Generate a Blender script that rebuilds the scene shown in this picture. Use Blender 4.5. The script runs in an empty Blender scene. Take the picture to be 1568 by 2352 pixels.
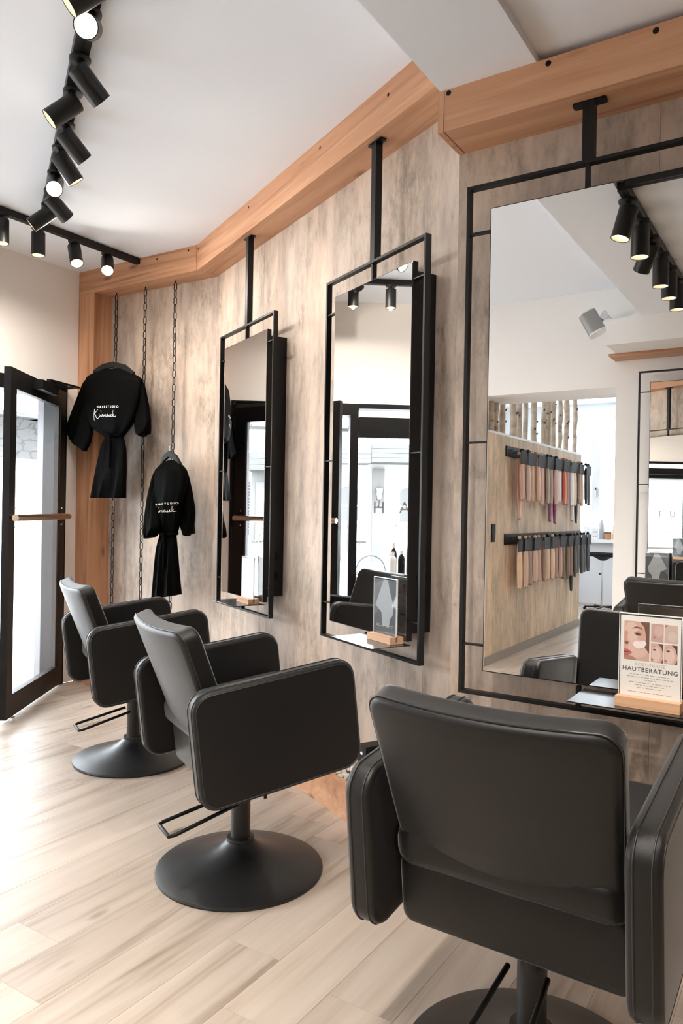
import bpy, bmesh, math, random
from mathutils import Vector, Matrix
from mathutils.bvhtree import BVHTree
random.seed(7)
PI = math.pi
sc = bpy.context.scene
COL = sc.collection
R = math.radians

# ------------------------------------------------------------------ camera
F_PX = 1721.2
yaw, pitch, roll = R(32.812), R(-0.166), R(1.0077)
fw = Vector((-math.sin(yaw) * math.cos(pitch), math.cos(yaw) * math.cos(pitch), math.sin(pitch)))
rt0 = Vector((math.cos(yaw), math.sin(yaw), 0)); up0 = rt0.cross(fw)
rt = math.cos(roll) * rt0 + math.sin(roll) * up0
up = -math.sin(roll) * rt0 + math.cos(roll) * up0
cam = bpy.data.cameras.new('camera'); camo = bpy.data.objects.new('camera', cam); COL.objects.link(camo)
cam.sensor_fit = 'VERTICAL'; cam.sensor_height = 36.0; cam.sensor_width = 24.0
cam.lens = F_PX / 2352 * 36.0; cam.clip_start = 0.02; cam.clip_end = 200
camo.matrix_world = Matrix(((rt.x, up.x, -fw.x, 0), (rt.y, up.y, -fw.y, 0), (rt.z, up.z, -fw.z, 1.25), (0, 0, 0, 1)))
sc.camera = camo

# ------------------------------------------------------------------ world (bright overcast sky), portals, exposure
w = bpy.data.worlds.new('World'); sc.world = w; w.use_nodes = True
bg = w.node_tree.nodes['Background']; bg.inputs[0].default_value = (0.87, 0.94, 1.0, 1); bg.inputs[1].default_value = 16.0
sc.view_settings.view_transform = 'Standard'; sc.view_settings.look = 'None'
sc.view_settings.exposure = 0.42; sc.view_settings.gamma = 1.0; sc.view_settings.use_curve_mapping = False
sc.cycles.max_bounces = 14; sc.cycles.diffuse_bounces = 7; sc.cycles.glossy_bounces = 8
sc.cycles.transparent_max_bounces = 16; sc.cycles.caustics_reflective = False; sc.cycles.caustics_refractive = False
def portal(name, loc, rot, sx, sy):                    # tells the renderer where daylight enters; gives no light of its own
    l = bpy.data.lights.new(name, 'AREA'); l.shape = 'RECTANGLE'; l.size = sx; l.size_y = sy
    l.cycles.is_portal = True
    o = bpy.data.objects.new(name, l); COL.objects.link(o); o.location = loc; o.rotation_euler = rot
portal('window_daylight', (-4.78, 0.70, 1.27), (0, R(-90), 0), 1.7, 3.4)
portal('door_daylight', (-4.78, 2.86, 1.05), (0, R(-90), 0), 2.1, 1.0)
portal('added_window_daylight', (-4.78, -3.9, 1.6), (0, R(-90), 0), 1.6, 2.6)  # daylight through the added side window of the rear room
portal('rear_window_daylight', (-2.7, -6.55, 1.8), (R(90), 0, 0), 1.9, 1.6)
SPOT_W = 42.0

# ------------------------------------------------------------------ key planes of the place (metres)
XA = -4.477                       # street wall
YCH = 3.612                       # far wall with the chains
BETA = R(26.504); sB, cB = math.sin(BETA), math.cos(BETA)
DB = 1.7544                       # wall behind mirrors: sB*x + cB*y = DB
YC = 2.281; XC0 = -1.032          # nearer wall piece with the big mirror
YD = -1.35                        # opposite wall
ZH, ZL, ZDROP = 2.90, 2.58, 2.555
XR = 2.6                          # right wall (out of view)
def Bp(u, d, z=0.0):              # point from along-wall u, distance d off wall B, height
    return Vector((u * cB + (DB - d) * sB, -u * sB + (DB - d) * cB, z))
def yB(x, d=0.0): return (DB - d - x * sB) / cB

# ------------------------------------------------------------------ mesh helpers
class MB:
    def __init__(s): s.v = []; s.f = []; s.mi = []
    def add(s, vs, fs, mi=0):
        n = len(s.v); s.v += [tuple(p) for p in vs]; s.f += [tuple(i + n for i in f) for f in fs]; s.mi += [mi] * len(fs)
        return s
    def box(s, x0, x1, y0, y1, z0, z1, mi=0):
        vs = [(x, y, z) for z in (z0, z1) for y in (y0, y1) for x in (x0, x1)]
        return s.add(vs, [(0, 2, 3, 1), (4, 5, 7, 6), (0, 1, 5, 4), (2, 6, 7, 3), (0, 4, 6, 2), (1, 3, 7, 5)], mi)
    def prism(s, poly, z0, z1, mi=0):                                     # poly counter-clockwise in xy
        n = len(poly); vs = [(x, y, z0) for x, y in poly] + [(x, y, z1) for x, y in poly]
        fs = [tuple(range(n - 1, -1, -1)), tuple(range(n, 2 * n))] + [(i, (i + 1) % n, n + (i + 1) % n, n + i) for i in range(n)]
        return s.add(vs, fs, mi)
    def rings(s, rs, closed=True, cap0=True, cap1=True, mi=0):
        n = len(rs[0]); vs = [p for r in rs for p in r]; fs = []
        for k in range(len(rs) - 1):
            for i in range(n if closed else n - 1):
                j = (i + 1) % n; fs.append((k * n + i, k * n + j, (k + 1) * n + j, (k + 1) * n + i))
        if cap0: fs.append(tuple(range(n - 1, -1, -1)))
        if cap1: fs.append(tuple(range((len(rs) - 1) * n, len(rs) * n)))
        return s.add(vs, fs, mi)
    def lathe(s, prof, n=32, c=(0, 0, 0), mi=0):                          # prof: (r, z) bottom to top
        rs = [[(c[0] + r * math.cos(2 * PI * i / n), c[1] + r * math.sin(2 * PI * i / n), c[2] + z) for i in range(n)] for r, z in prof]
        return s.rings(rs, mi=mi)
    def tube(s, pts, r, n=8, closed=False, mi=0):
        pts = [Vector(p) for p in pts]; m = len(pts); rs = []
        ref = None
        for i, p in enumerate(pts):
            a = pts[(i - 1) % m] if (closed or i > 0) else p; b = pts[(i + 1) % m] if (closed or i < m - 1) else p
            t = (b - a).normalized()
            if ref is None:
                ref = Vector((0, 0, 1)) if abs(t.z) < .9 else Vector((1, 0, 0))
            x = (ref - t * ref.dot(t)).normalized(); ref = x; y = t.cross(x)
            rad = r[i] if isinstance(r, (list, tuple)) else r
            rs.append([p + x * (rad * math.cos(2 * PI * k / n)) + y * (rad * math.sin(2 * PI * k / n)) for k in range(n)])
        if closed: rs.append(rs[0]); return s.rings(rs, cap0=False, cap1=False, mi=mi)
        return s.rings(rs, mi=mi)
    def bar(s, a, b, w, h, upv=(0, 0, 1), mi=0):                          # rectangular bar from a to b
        a, b = Vector(a), Vector(b); t = (b - a).normalized(); u = Vector(upv); x = t.cross(u).normalized(); u = x.cross(t)
        rs = [[p + x * (sx * w / 2) + u * (sy * h / 2) for sx, sy in ((-1, -1), (1, -1), (1, 1), (-1, 1))] for p in (a, b)]
        return s.rings(rs, mi=mi)
    def xf(s, fn): s.v = [tuple(fn(Vector(p))) for p in s.v]; return s
    def build(s, name, mats, parent=None, smooth=None, loc=None, rz=None):
        me = bpy.data.meshes.new(name); me.from_pydata([tuple(p) for p in s.v], [], s.f)
        if not isinstance(mats, (list, tuple)): mats = [mats]
        for m in mats: me.materials.append(m)
        for p, i in zip(me.polygons, s.mi): p.material_index = i
        bm = bmesh.new(); bm.from_mesh(me); bmesh.ops.remove_doubles(bm, verts=bm.verts, dist=1e-6); bmesh.ops.recalc_face_normals(bm, faces=bm.faces)
        if smooth is not None:
            for f in bm.faces: f.smooth = True
            for e in bm.edges:
                if len(e.link_faces) == 2 and e.calc_face_angle(0) > R(smooth): e.smooth = False
        bm.to_mesh(me); bm.free()
        o = bpy.data.objects.new(name, me); COL.objects.link(o); o.parent = parent
        if loc is not None: o.location = loc
        if rz is not None: o.rotation_euler = (0, 0, rz)
        return o
def rrect(hw, hh, r, n=6):
    pts = []
    for cx, cy, a0 in ((hw - r, hh - r, 0), (-hw + r, hh - r, 90), (-hw + r, -hh + r, 180), (hw - r, -hh + r, 270)):
        for k in range(n + 1):
            a = R(a0 + 90 * k / n); pts.append((cx + r * math.cos(a), cy + r * math.sin(a)))
    return pts
def slab_rings(hw, hh, r, t, b, n=6, m=4):                                # rounded slab: rings of (u, v, depth)
    out = []
    for k in range(m + 1):
        a = PI / 2 * k / m; ins = b * (1 - math.sin(a)); out.append([(u, v, -t / 2 + b * (1 - math.cos(a))) for u, v in rrect(hw - ins, hh - ins, max(r - ins, .003), n)])
    for k in range(m, -1, -1):
        a = PI / 2 * k / m; ins = b * (1 - math.sin(a)); out.append([(u, v, t / 2 - b * (1 - math.cos(a))) for u, v in rrect(hw - ins, hh - ins, max(r - ins, .003), n)])
    return out
def tag(o, label=None, cat=None, group=None, kind=None):
    if label: o['label'] = label
    if cat: o['category'] = cat
    if group: o['group'] = group
    if kind: o['kind'] = kind
    return o
def empty(name, loc=(0, 0, 0), rz=0.0, rot=None):
    o = bpy.data.objects.new(name, None); COL.objects.link(o); o.location = loc; o.rotation_euler = rot or (0, 0, rz); o.empty_display_size = .05
    return o
def copy_tree(o, parent=None):
    c = o.copy(); COL.objects.link(c); c.parent = parent
    for ch in list(o.children): copy_tree(ch, c)
    return c
def struct(o): o['kind'] = 'structure'; return o
def text_mesh(txt, size, thick=0.0, align='CENTER', spacing=1.0):
    cu = bpy.data.curves.new('txt', 'FONT'); cu.body = txt; cu.size = size; cu.align_x = align; cu.align_y = 'CENTER'; cu.space_character = spacing
    cu.resolution_u = 3; cu.offset = thick
    o = bpy.data.objects.new('txt', cu); COL.objects.link(o)
    dg = bpy.context.evaluated_depsgraph_get(); dg.update()
    me = bpy.data.meshes.new_from_object(o.evaluated_get(dg))
    vs = [tuple(v.co) for v in me.vertices]; fs = [tuple(p.vertices) for p in me.polygons]
    bpy.data.objects.remove(o); bpy.data.curves.remove(cu); bpy.data.meshes.remove(me)
    return vs, fs
def strokes_mesh(lines, wd):                                              # flat ribbons along 2-D polylines
    vs, fs = [], []
    for ln in lines:
        pts = [Vector(p) for p in ln]
        if len(pts) > 2:                                                  # Chaikin smoothing
            for _ in range(2):
                q = [pts[0]]
                for a, b in zip(pts, pts[1:]): q += [a * .75 + b * .25, a * .25 + b * .75]
                pts = q + [pts[-1]]
        n0 = len(vs)
        for i, p in enumerate(pts):
            t = (pts[min(i + 1, len(pts) - 1)] - pts[max(i - 1, 0)]); t = t.normalized() if t.length > 1e-9 else Vector((1, 0))
            nn = Vector((-t.y, t.x)) * (wd / 2); vs += [(p.x + nn.x, p.y + nn.y, 0), (p.x - nn.x, p.y - nn.y, 0)]
        for i in range(len(pts) - 1): a = n0 + 2 * i; fs.append((a, a + 1, a + 3, a + 2))
    return vs, fs

# ------------------------------------------------------------------ materials
def nmat(name):
    m = bpy.data.materials.new(name); m.use_nodes = True; nt = m.node_tree; b = nt.nodes['Principled BSDF']; return m, nt, b
def N(nt, t, **k):
    n = nt.nodes.new(t)
    for a, v in k.items(): setattr(n, a, v)
    return n
def plain(name, col, rough=.5, metal=0.0, spec=None, bump=0, bscale=200, var=0, vscale=8, emit=None, coat=0):
    m, nt, b = nmat(name)
    b.inputs['Base Color'].default_value = (*col, 1); b.inputs['Roughness'].default_value = rough; b.inputs['Metallic'].default_value = metal
    if spec is not None: b.inputs['Specular IOR Level'].default_value = spec
    if coat: b.inputs['Coat Weight'].default_value = coat
    tc = N(nt, 'ShaderNodeTexCoord')
    if var:
        no = N(nt, 'ShaderNodeTexNoise'); no.inputs['Scale'].default_value = vscale; no.inputs['Detail'].default_value = 5
        nt.links.new(tc.outputs['Object'], no.inputs['Vector'])
        mx = N(nt, 'ShaderNodeMix', data_type='RGBA'); mx.inputs[6].default_value = (*[c * (1 - var) for c in col], 1); mx.inputs[7].default_value = (*[min(1, c * (1 + var)) for c in col], 1)
        nt.links.new(no.outputs[0], mx.inputs[0]); nt.links.new(mx.outputs[2], b.inputs['Base Color'])
    if bump:
        no = N(nt, 'ShaderNodeTexNoise'); no.inputs['Scale'].default_value = bscale; no.inputs['Detail'].default_value = 3
        nt.links.new(tc.outputs['Object'], no.inputs['Vector'])
        bp = N(nt, 'ShaderNodeBump'); bp.inputs['Strength'].default_value = bump; bp.inputs['Distance'].default_value = .002
        nt.links.new(no.outputs[0], bp.inputs['Height']); nt.links.new(bp.outputs[0], b.inputs['Normal'])
    if emit: b.inputs['Emission Color'].default_value = (*emit[0], 1); b.inputs['Emission Strength'].default_value = emit[1]
    return m
def ramp(nt, stops):
    r = N(nt, 'ShaderNodeValToRGB'); e = r.color_ramp.elements
    while len(e) < len(stops): e.new(.5)
    for x, (p, c) in zip(e, stops): x.position = p; x.color = (*c, 1)
    return r
def concrete(name, tint=(1, 1, 1), streak=1.0):
    m, nt, b = nmat(name); geo = N(nt, 'ShaderNodeNewGeometry'); oi = N(nt, 'ShaderNodeObjectInfo')
    off = N(nt, 'ShaderNodeVectorMath', operation='MULTIPLY_ADD'); off.inputs[1].default_value = (3, 5, 7)
    cmb = N(nt, 'ShaderNodeCombineXYZ')
    for i in range(3): nt.links.new(oi.outputs['Random'], cmb.inputs[i])
    nt.links.new(cmb.outputs[0], off.inputs[0]); nt.links.new(geo.outputs['Position'], off.inputs[2])
    def noise(scale, sc3, det, rgh=.6):
        mp = N(nt, 'ShaderNodeMapping'); mp.inputs['Scale'].default_value = sc3; nt.links.new(off.outputs[0], mp.inputs[0])
        no = N(nt, 'ShaderNodeTexNoise'); no.inputs['Scale'].default_value = scale; no.inputs['Detail'].default_value = det; no.inputs['Roughness'].default_value = rgh
        nt.links.new(mp.outputs[0], no.inputs['Vector']); return no
    n1 = noise(1.0, (10, 10, 2.2), 9, .72); n2 = noise(1.0, (2.2, 2.2, .9), 4); n3 = noise(1.0, (34, 34, 11), 7, .75); n4 = noise(1.0, (4.0, 4.0, 2.4), 8, .72)
    T = lambda c: tuple(a * b_ for a, b_ in zip(c, tint))
    r1 = ramp(nt, [(.32, T((.33, .28, .242))), (.47, T((.475, .405, .345))), (.60, T((.58, .50, .43)))])
    nt.links.new(n1.outputs[0], r1.inputs[0])
    r2 = ramp(nt, [(.38, (.80, .81, .83)), (.62, (1.05, 1.0, .95))]); nt.links.new(n2.outputs[0], r2.inputs[0])
    mu = N(nt, 'ShaderNodeMix', data_type='RGBA', blend_type='MULTIPLY'); mu.inputs[0].default_value = .85
    nt.links.new(r1.outputs[0], mu.inputs[6]); nt.links.new(r2.outputs[0], mu.inputs[7])
    r3 = ramp(nt, [(.47, (0, 0, 0)), (.62, (1, 1, 1))]); nt.links.new(n4.outputs[0], r3.inputs[0])
    r4 = ramp(nt, [(.38, (0, 0, 0)), (.62, (1, 1, 1))]); nt.links.new(n3.outputs[0], r4.inputs[0])
    mm = N(nt, 'ShaderNodeMath', operation='MULTIPLY'); nt.links.new(r3.outputs[0], mm.inputs[0]); nt.links.new(r4.outputs[0], mm.inputs[1])
    mk = N(nt, 'ShaderNodeMath', operation='MULTIPLY'); mk.inputs[1].default_value = .95 * streak; nt.links.new(mm.outputs[0], mk.inputs[0])
    mx = N(nt, 'ShaderNodeMix', data_type='RGBA'); mx.inputs[7].default_value = (*T((.23, .19, .16)), 1)
    nt.links.new(mk.outputs[0], mx.inputs[0]); nt.links.new(mu.outputs[2], mx.inputs[6]); nt.links.new(mx.outputs[2], b.inputs['Base Color'])
    b.inputs['Roughness'].default_value = .62
    bp = N(nt, 'ShaderNodeBump'); bp.inputs['Strength'].default_value = .25; bp.inputs['Distance'].default_value = .003
    nt.links.new(n3.outputs[0], bp.inputs['Height']); nt.links.new(bp.outputs[0], b.inputs['Normal'])
    return m
def wood(name, c_dark, c_mid, c_lite, axis=0, grain=14.0, rough=.45, rnd=.10, knots=True, fine=1.0, figure=.5):
    m, nt, b = nmat(name); tc = N(nt, 'ShaderNodeTexCoord'); oi = N(nt, 'ShaderNodeObjectInfo')
    off = N(nt, 'ShaderNodeVectorMath', operation='MULTIPLY_ADD'); off.inputs[1].default_value = (37, 53, 71)
    cmb = N(nt, 'ShaderNodeCombineXYZ')
    for i in range(3): nt.links.new(oi.outputs['Random'], cmb.inputs[i])
    nt.links.new(cmb.outputs[0], off.inputs[0]); nt.links.new(tc.outputs['Object'], off.inputs[2])
    def mapped(along, across):
        s = [across] * 3; s[axis] = along; mp = N(nt, 'ShaderNodeMapping'); mp.inputs['Scale'].default_value = s; nt.links.new(off.outputs[0], mp.inputs[0]); return mp
    mp = mapped(.55, grain); no = N(nt, 'ShaderNodeTexNoise'); no.inputs['Scale'].default_value = 1; no.inputs['Detail'].default_value = 4; no.inputs['Distortion'].default_value = figure
    nt.links.new(mp.outputs[0], no.inputs['Vector'])
    mp2 = mapped(3.0, grain * 9 * fine); nf = N(nt, 'ShaderNodeTexNoise'); nf.inputs['Scale'].default_value = 1; nf.inputs['Detail'].default_value = 3
    nt.links.new(mp2.outputs[0], nf.inputs['Vector'])
    ad = N(nt, 'ShaderNodeMath', operation='MULTIPLY_ADD'); ad.inputs[1].default_value = .28; nt.links.new(nf.outputs[0], ad.inputs[0]); nt.links.new(no.outputs[0], ad.inputs[2])
    r = ramp(nt, [(.44, c_dark), (.60, c_mid), (.80, c_lite)]); nt.links.new(ad.outputs[0], r.inputs[0])
    hv = N(nt, 'ShaderNodeHueSaturation'); mr = N(nt, 'ShaderNodeMapRange'); mr.inputs['To Min'].default_value = 1 - rnd; mr.inputs['To Max'].default_value = 1 + rnd
    nt.links.new(oi.outputs['Random'], mr.inputs[0]); nt.links.new(mr.outputs[0], hv.inputs['Value']); nt.links.new(r.outputs[0], hv.inputs['Color'])
    src = hv.outputs[0]
    if knots:
        mp3 = mapped(2.0, 6.0); vo = N(nt, 'ShaderNodeTexVoronoi'); vo.inputs['Scale'].default_value = 1; nt.links.new(mp3.outputs[0], vo.inputs['Vector'])
        rk = ramp(nt, [(.03, (.85, .85, .85)), (.12, (0, 0, 0))]); nt.links.new(vo.outputs['Distance'], rk.inputs[0])
        mx = N(nt, 'ShaderNodeMix', data_type='RGBA'); mx.inputs[7].default_value = (*[c * .28 for c in c_dark], 1)
        nt.links.new(rk.outputs[0], mx.inputs[0]); nt.links.new(src, mx.inputs[6]); src = mx.outputs[2]
    nt.links.new(src, b.inputs['Base Color']); b.inputs['Roughness'].default_value = rough
    bp = N(nt, 'ShaderNodeBump'); bp.inputs['Strength'].default_value = .12; bp.inputs['Distance'].default_value = .001
    nt.links.new(nf.outputs[0], bp.inputs['Height']); nt.links.new(bp.outputs[0], b.inputs['Normal'])
    return m
def glassy(name, col=(1, 1, 1), mixf=.08):                                # thin clear pane: lets light through, mirrors a little
    m = bpy.data.materials.new(name); m.use_nodes = True; nt = m.node_tree; nt.nodes.clear()
    o = N(nt, 'ShaderNodeOutputMaterial'); t = N(nt, 'ShaderNodeBsdfTransparent'); t.inputs[0].default_value = (*col, 1)
    g = N(nt, 'ShaderNodeBsdfGlossy'); g.inputs['Roughness'].default_value = .01
    lw = N(nt, 'ShaderNodeLayerWeight'); lw.inputs[0].default_value = .5; mx = N(nt, 'ShaderNodeMixShader')
    pw = N(nt, 'ShaderNodeMath', operation='POWER'); pw.inputs[1].default_value = 5.0; nt.links.new(lw.outputs['Facing'], pw.inputs[0])
    fr = N(nt, 'ShaderNodeMath', operation='MULTIPLY_ADD'); fr.inputs[1].default_value = .6; fr.inputs[2].default_value = .03; nt.links.new(pw.outputs[0], fr.inputs[0])
    nt.links.new(fr.outputs[0], mx.inputs[0]); nt.links.new(t.outputs[0], mx.inputs[1]); nt.links.new(g.outputs[0], mx.inputs[2]); nt.links.new(mx.outputs[0], o.inputs[0])
    return m
def emitter(name, col, s):
    m = bpy.data.materials.new(name); m.use_nodes = True; nt = m.node_tree; nt.nodes.clear()
    o = N(nt, 'ShaderNodeOutputMaterial'); e = N(nt, 'ShaderNodeEmission'); e.inputs[0].default_value = (*col, 1); e.inputs[1].default_value = s
    nt.links.new(e.outputs[0], o.inputs[0]); return m
M = {}
M['plaster'] = plain('white_plaster', (.87, .852, .835), .85, bump=.05, bscale=120)
M['plaster_warm'] = plain('cream_plaster', (.86, .815, .77), .85, bump=.06, bscale=120)
M['ceiling'] = plain('ceiling_paint', (.815, .85, .90), .9, bump=.03, bscale=90)
M['concrete'] = concrete('concrete_look_panel', (1.02, .965, .925))
M['concrete2'] = concrete('grey_streaked_panel', (1.42, 1.30, 1.08), .8)
M['oak'] = wood('orange_oak', (.32, .145, .07), (.50, .25, .135), (.60, .335, .195), 0, 11, .5, .05, True, 1.0, 1.4)
M['oak_z'] = wood('orange_oak_upright', (.32, .145, .07), (.50, .25, .135), (.60, .335, .195), 2, 11, .5, .05, True, 1.0, 1.4)
M['block'] = wood('light_beech', (.50, .27, .15), (.62, .36, .21), (.70, .43, .27), 0, 40, .5, .03, False)
M['floor'] = wood('pale_oak_plank', (.275, .213, .165), (.435, .358, .292), (.505, .43, .362), 1, 6, .34, .09, True, 1.3, 1.8)
M['leather'] = plain('charcoal_leather', (.0085, .0082, .0081), .40, bump=.2, bscale=700, spec=.30)
lb_ = M['leather'].node_tree.nodes['Principled BSDF']; lb_.inputs['Sheen Weight'].default_value = .3; lb_.inputs['Sheen Roughness'].default_value = .35
M['piping'] = plain('charcoal_seam', (.014, .0135, .013), .4)
M['steel'] = plain('black_powder_coated_steel', (.005, .005, .0052), .42, spec=.3)
M['basemetal'] = plain('matt_black_base', (.008, .008, .008), .40, bump=.05, bscale=300)
M['chrome'] = plain('chrome', (.75, .75, .75), .15, 1.0)
M['shelf'] = plain('satin_black_sheet', (.02, .02, .021), .22, spec=.6)
M['brass'] = plain('warm_steel', (.55, .42, .30), .32, 1.0)
M['mirror'] = plain('mirror_silver', (.90, .905, .90), 0.0, 1.0)
M['cloth'] = plain('black_satin', (.0025, .0025, .0025), .6, spec=.02, var=.3, vscale=30)
M['print_white'] = plain('white_print', (.85, .82, .76), .6)
M['chain'] = plain('dark_chain_steel', (.022, .020, .019), .4, .5)
M['lampblack'] = plain('lamp_black', (.008, .008, .008), .4, spec=.35)
M['lampring'] = plain('lamp_reflector', (.75, .66, .52), .3, .6)
M['lens'] = emitter('lamp_lens', (1.0, .86, .66), 16.0)
M['frameblack'] = plain('black_door_frame', (.005, .005, .0052), .42, spec=.25)
M['doorgrey'] = plain('grey_aluminium', (.17, .17, .175), .4, .3)
M['glass'] = glassy('window_glass'); M['acrylic'] = glassy('clear_acrylic', (.985, .99, .99))
M['acredge'] = plain('acrylic_edge', (.80, .82, .82), .15)
M['paper'] = plain('poster_paper', (.90, .85, .80), .6)
M['ink'] = plain('dark_ink', (.09, .075, .065), .7); M['inkgrey'] = plain('grey_ink', (.45, .40, .36), .7); M['inkpale'] = plain('pale_ink', (.55, .44, .38), .7)
def film():
    m = bpy.data.materials.new('window_film_grey'); m.use_nodes = True; nt = m.node_tree; b = nt.nodes['Principled BSDF']; b.inputs['Base Color'].default_value = (.2, .2, .2, 1); b.inputs['Alpha'].default_value = .95; return m
M['letter'] = film()
M['upvc'] = plain('white_window_plastic', (.72, .73, .75), .35)
M['white'] = plain('white_lacquer', (.78, .78, .79), .4)
M['speaker'] = plain('silver_grey_mesh', (.30, .295, .29), .45, .4, bump=.3, bscale=900)
M['gravel'] = plain('pale_gravel', (.62, .58, .53), .9, var=.25, vscale=60)
M['soil'] = plain('dark_fill', (.10, .08, .06), .9)
M['plasticblack'] = plain('black_plastic', (.006, .006, .006), .45, spec=.2)

# =================================================================== THE SETTING
# ---- floor and planks
fl = struct(MB().box(XA, XR, -6.62, 3.62, -.12, -.009).build('floor', M['soil']))
PW, PL = .19, 1.30
base_plank = None; rng = random.Random(3)
def plank_mesh(L):
    b = MB(); hw = PW / 2 - .0002; c = .0006
    b.rings([[(-hw, s, z0), (hw, s, z0), (hw, s, -.0005 - c), (hw - c, s, -.0005), (-hw + c, s, -.0005), (-hw, s, -.0005 - c)] for s, z0 in ((-L / 2, -.008), (L / 2, -.008))])
    return b
def lay(x, y0, y1):
    global base_plank
    y = y0 - rng.random() * PL
    while y < y1 - .02:
        a, b_ = max(y, y0), min(y + PL, y1); y += PL
        if b_ - a < .03: continue
        if abs(b_ - a - PL) < 1e-6 and base_plank is not None:
            o = bpy.data.objects.new('plank', base_plank); COL.objects.link(o); o.parent = fl
        else:
            o = plank_mesh(b_ - a - .0005).build('plank', M['floor'], fl)
            if abs(b_ - a - PL) < 1e-6: base_plank = o.data
        o.location = (x, (a + b_) / 2, 0)
x = XA + PW / 2
while x < .75:
    xe = x + PW / 2
    y1 = YCH if x < -3.31 else (yB(x) if x < XC0 else YC)
    lay(x, -1.85 if -2.31 < x < -1.29 else YD, y1)
    if -2.9 < x < -1.1: lay(x, -6.5, -4.26 if x < -2.31 else -1.85)
    x += PW

# ---- street wall A (left): pieces round the door and the shop window
XO = XA - .25
A = MB()
A.box(XO, XA, 3.365, 3.90, 0, 2.95); A.box(XO, XA, -1.0, 3.365, 2.095, 2.95); A.box(XO, XA, -1.0, 2.36, -.1, .42)
A.box(XO, XA, -2.6, -1.0, -.1, 2.95); A.box(XO, XA, -5.2, -2.6, 2.4, 2.95); A.box(XO, XA, -5.2, -2.6, -.1, .9); A.box(XO, XA, -6.7, -5.2, -.1, 2.95)
struct(A.build('wall_left', M['plaster_warm']))
# ---- far wall with chains, angled wall with mirrors, nearer wall: concrete look panels
def panel_wall(name, p0, p1, z0, z1, depth, splits):
    """p0->p1 runs left to right seen from the room; panels stand 6 mm proud of a dark backing."""
    p0, p1 = Vector(p0), Vector(p1); d = (p1 - p0); L = d.length; ang = math.atan2(d.y, d.x)
    w_ = struct(MB().box(0, L, .006, depth, z0, z1).build(name, M['plaster'], None, None, (p0.x, p0.y, 0), ang))
    e = [0] + splits + [L]
    for a, b_ in zip(e, e[1:]):
        MB().box(a + .0004, b_ - .0004, 0, .008, z0, z1).build('wall_panel', M['concrete'], w_)
    return w_
xj = -3.3095
panel_wall('wall_back_left', (XA, YCH), (xj, YCH), 0, ZH, .25, [.52])
pB0 = Vector((xj, yB(xj))); pB1 = Vector((-.72, yB(-.72)))
panel_wall('wall_back_center', pB0, pB1, 0, ZH, .25, [.72, 1.50, 2.25])
panel_wall('wall_back_right', (XC0, YC), (XR, YC), 0, ZL, .13, [.62, 1.24, 1.86])
struct(MB().box(XC0, XR, YC + .131, YC + .6, 0, ZH).build('wall_back_core', M['plaster']))
# ---- opposite wall with the passage
D = MB()
D.box(XA, -2.415, YD - .5, YD, 0, 2.95); D.box(-2.415, -2.31, YD - .10, YD, 0, 2.18); D.box(-2.415, -1.292, YD - .5, YD, 2.18, 2.95); D.box(-1.292, XR, YD - .5, YD, 0, 2.95)
struct(D.build('wall_front', M['plaster']))
struct(MB().box(XR, XR + .2, -6.7, 3.0, -.1, 2.95).build('wall_right', M['concrete2']))
E_ = MB(); ye = -6.45
E_.box(XA, -3.45, ye - .25, ye, -.1, 2.95); E_.box(-3.45, -1.95, ye - .25, ye, -.1, .86); E_.box(-3.45, -1.95, ye - .25, ye, 2.62, 2.95); E_.box(-1.95, XR, ye - .25, ye, -.1, 2.95)
struct(E_.build('wall_rear', plain('cool_white_plaster', (.74, .76, .79), .85)))
struct(MB().box(-.9, -.8, ye, YD - .5, 0, 2.8).build('wall_passage', M['plaster']))
# ---- ceilings
struct(MB().box(XO, XC0 + .006, YD, 3.9, ZH, ZH + .08).build('ceiling', M['ceiling']))
struct(MB().box(XC0 + .006, -.722, YD, YC - .002, ZDROP, 2.94).build('ceiling_soffit', M['ceiling']))
struct(MB().box(-.722, XR, YD, YC - .002, ZL, 2.94).build('ceiling_low', M['ceiling']))
struct(MB().box(XA, XR, ye, YD - .5, 2.80, 2.90).build('ceiling_rear', M['ceiling']))
# bulkhead over the opposite mirror
struct(MB().box(-1.25, XR, YD, -.85, 2.382, ZDROP).build('trim_1', M['plaster']))
# ---- wooden ledge beams
def beam(name, length, dpt, hgt, loc, rz, label, cut0=0.0, cut1=0.0):
    """local x along the wall, y=0 at the wall, -y towards the room; ends may be mitred."""
    b = MB().prism([(-cut0, -dpt), (length + cut1, -dpt), (length, 0), (0, 0)], 0, hgt)
    o = b.build(name, M['oak'], None, None, loc, rz); return tag(o, label, 'beam')
ZB = 2.738
mit = .1525 * math.tan(BETA / 2)
b1 = beam('ceiling_beam', xj - XA - .001, .157, ZH - ZB, (XA + .0005, YCH - .0005, ZB), 0, 'oak ceiling beam above the hanging chains in the far corner', 0, -mit)
LB = (XC0 - xj) / cB - .01
b2 = beam('ceiling_beam', LB, .1525, ZH - ZB, (pB0.x, pB0.y, ZB), -BETA, 'long slanting oak ceiling beam above the two tall narrow mirrors', -mit, -.07)
b3 = beam('ceiling_beam', XR - XC0 - .02, .164, ZDROP - 2.4275, (XC0 + .02, YC - .0005, 2.4275), 0, 'dark oak ceiling beam above the large mirror at right')
MB().box(-.020, -.0012, -.1655, 0, -.0015, ZDROP - 2.4275).build('end_board', M['oak_z'], b3)
def screw_hole(bo, x_, z_, front, r_):
    MB().lathe([(0, .0025), (r_, .0025), (r_, 0), (0, 0)][::-1], 14).xf(lambda p: Vector((x_ + p.x, -front + .0018 - p.z, z_ + p.y))).build('screw_hole', M['plasticblack'], bo)
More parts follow.
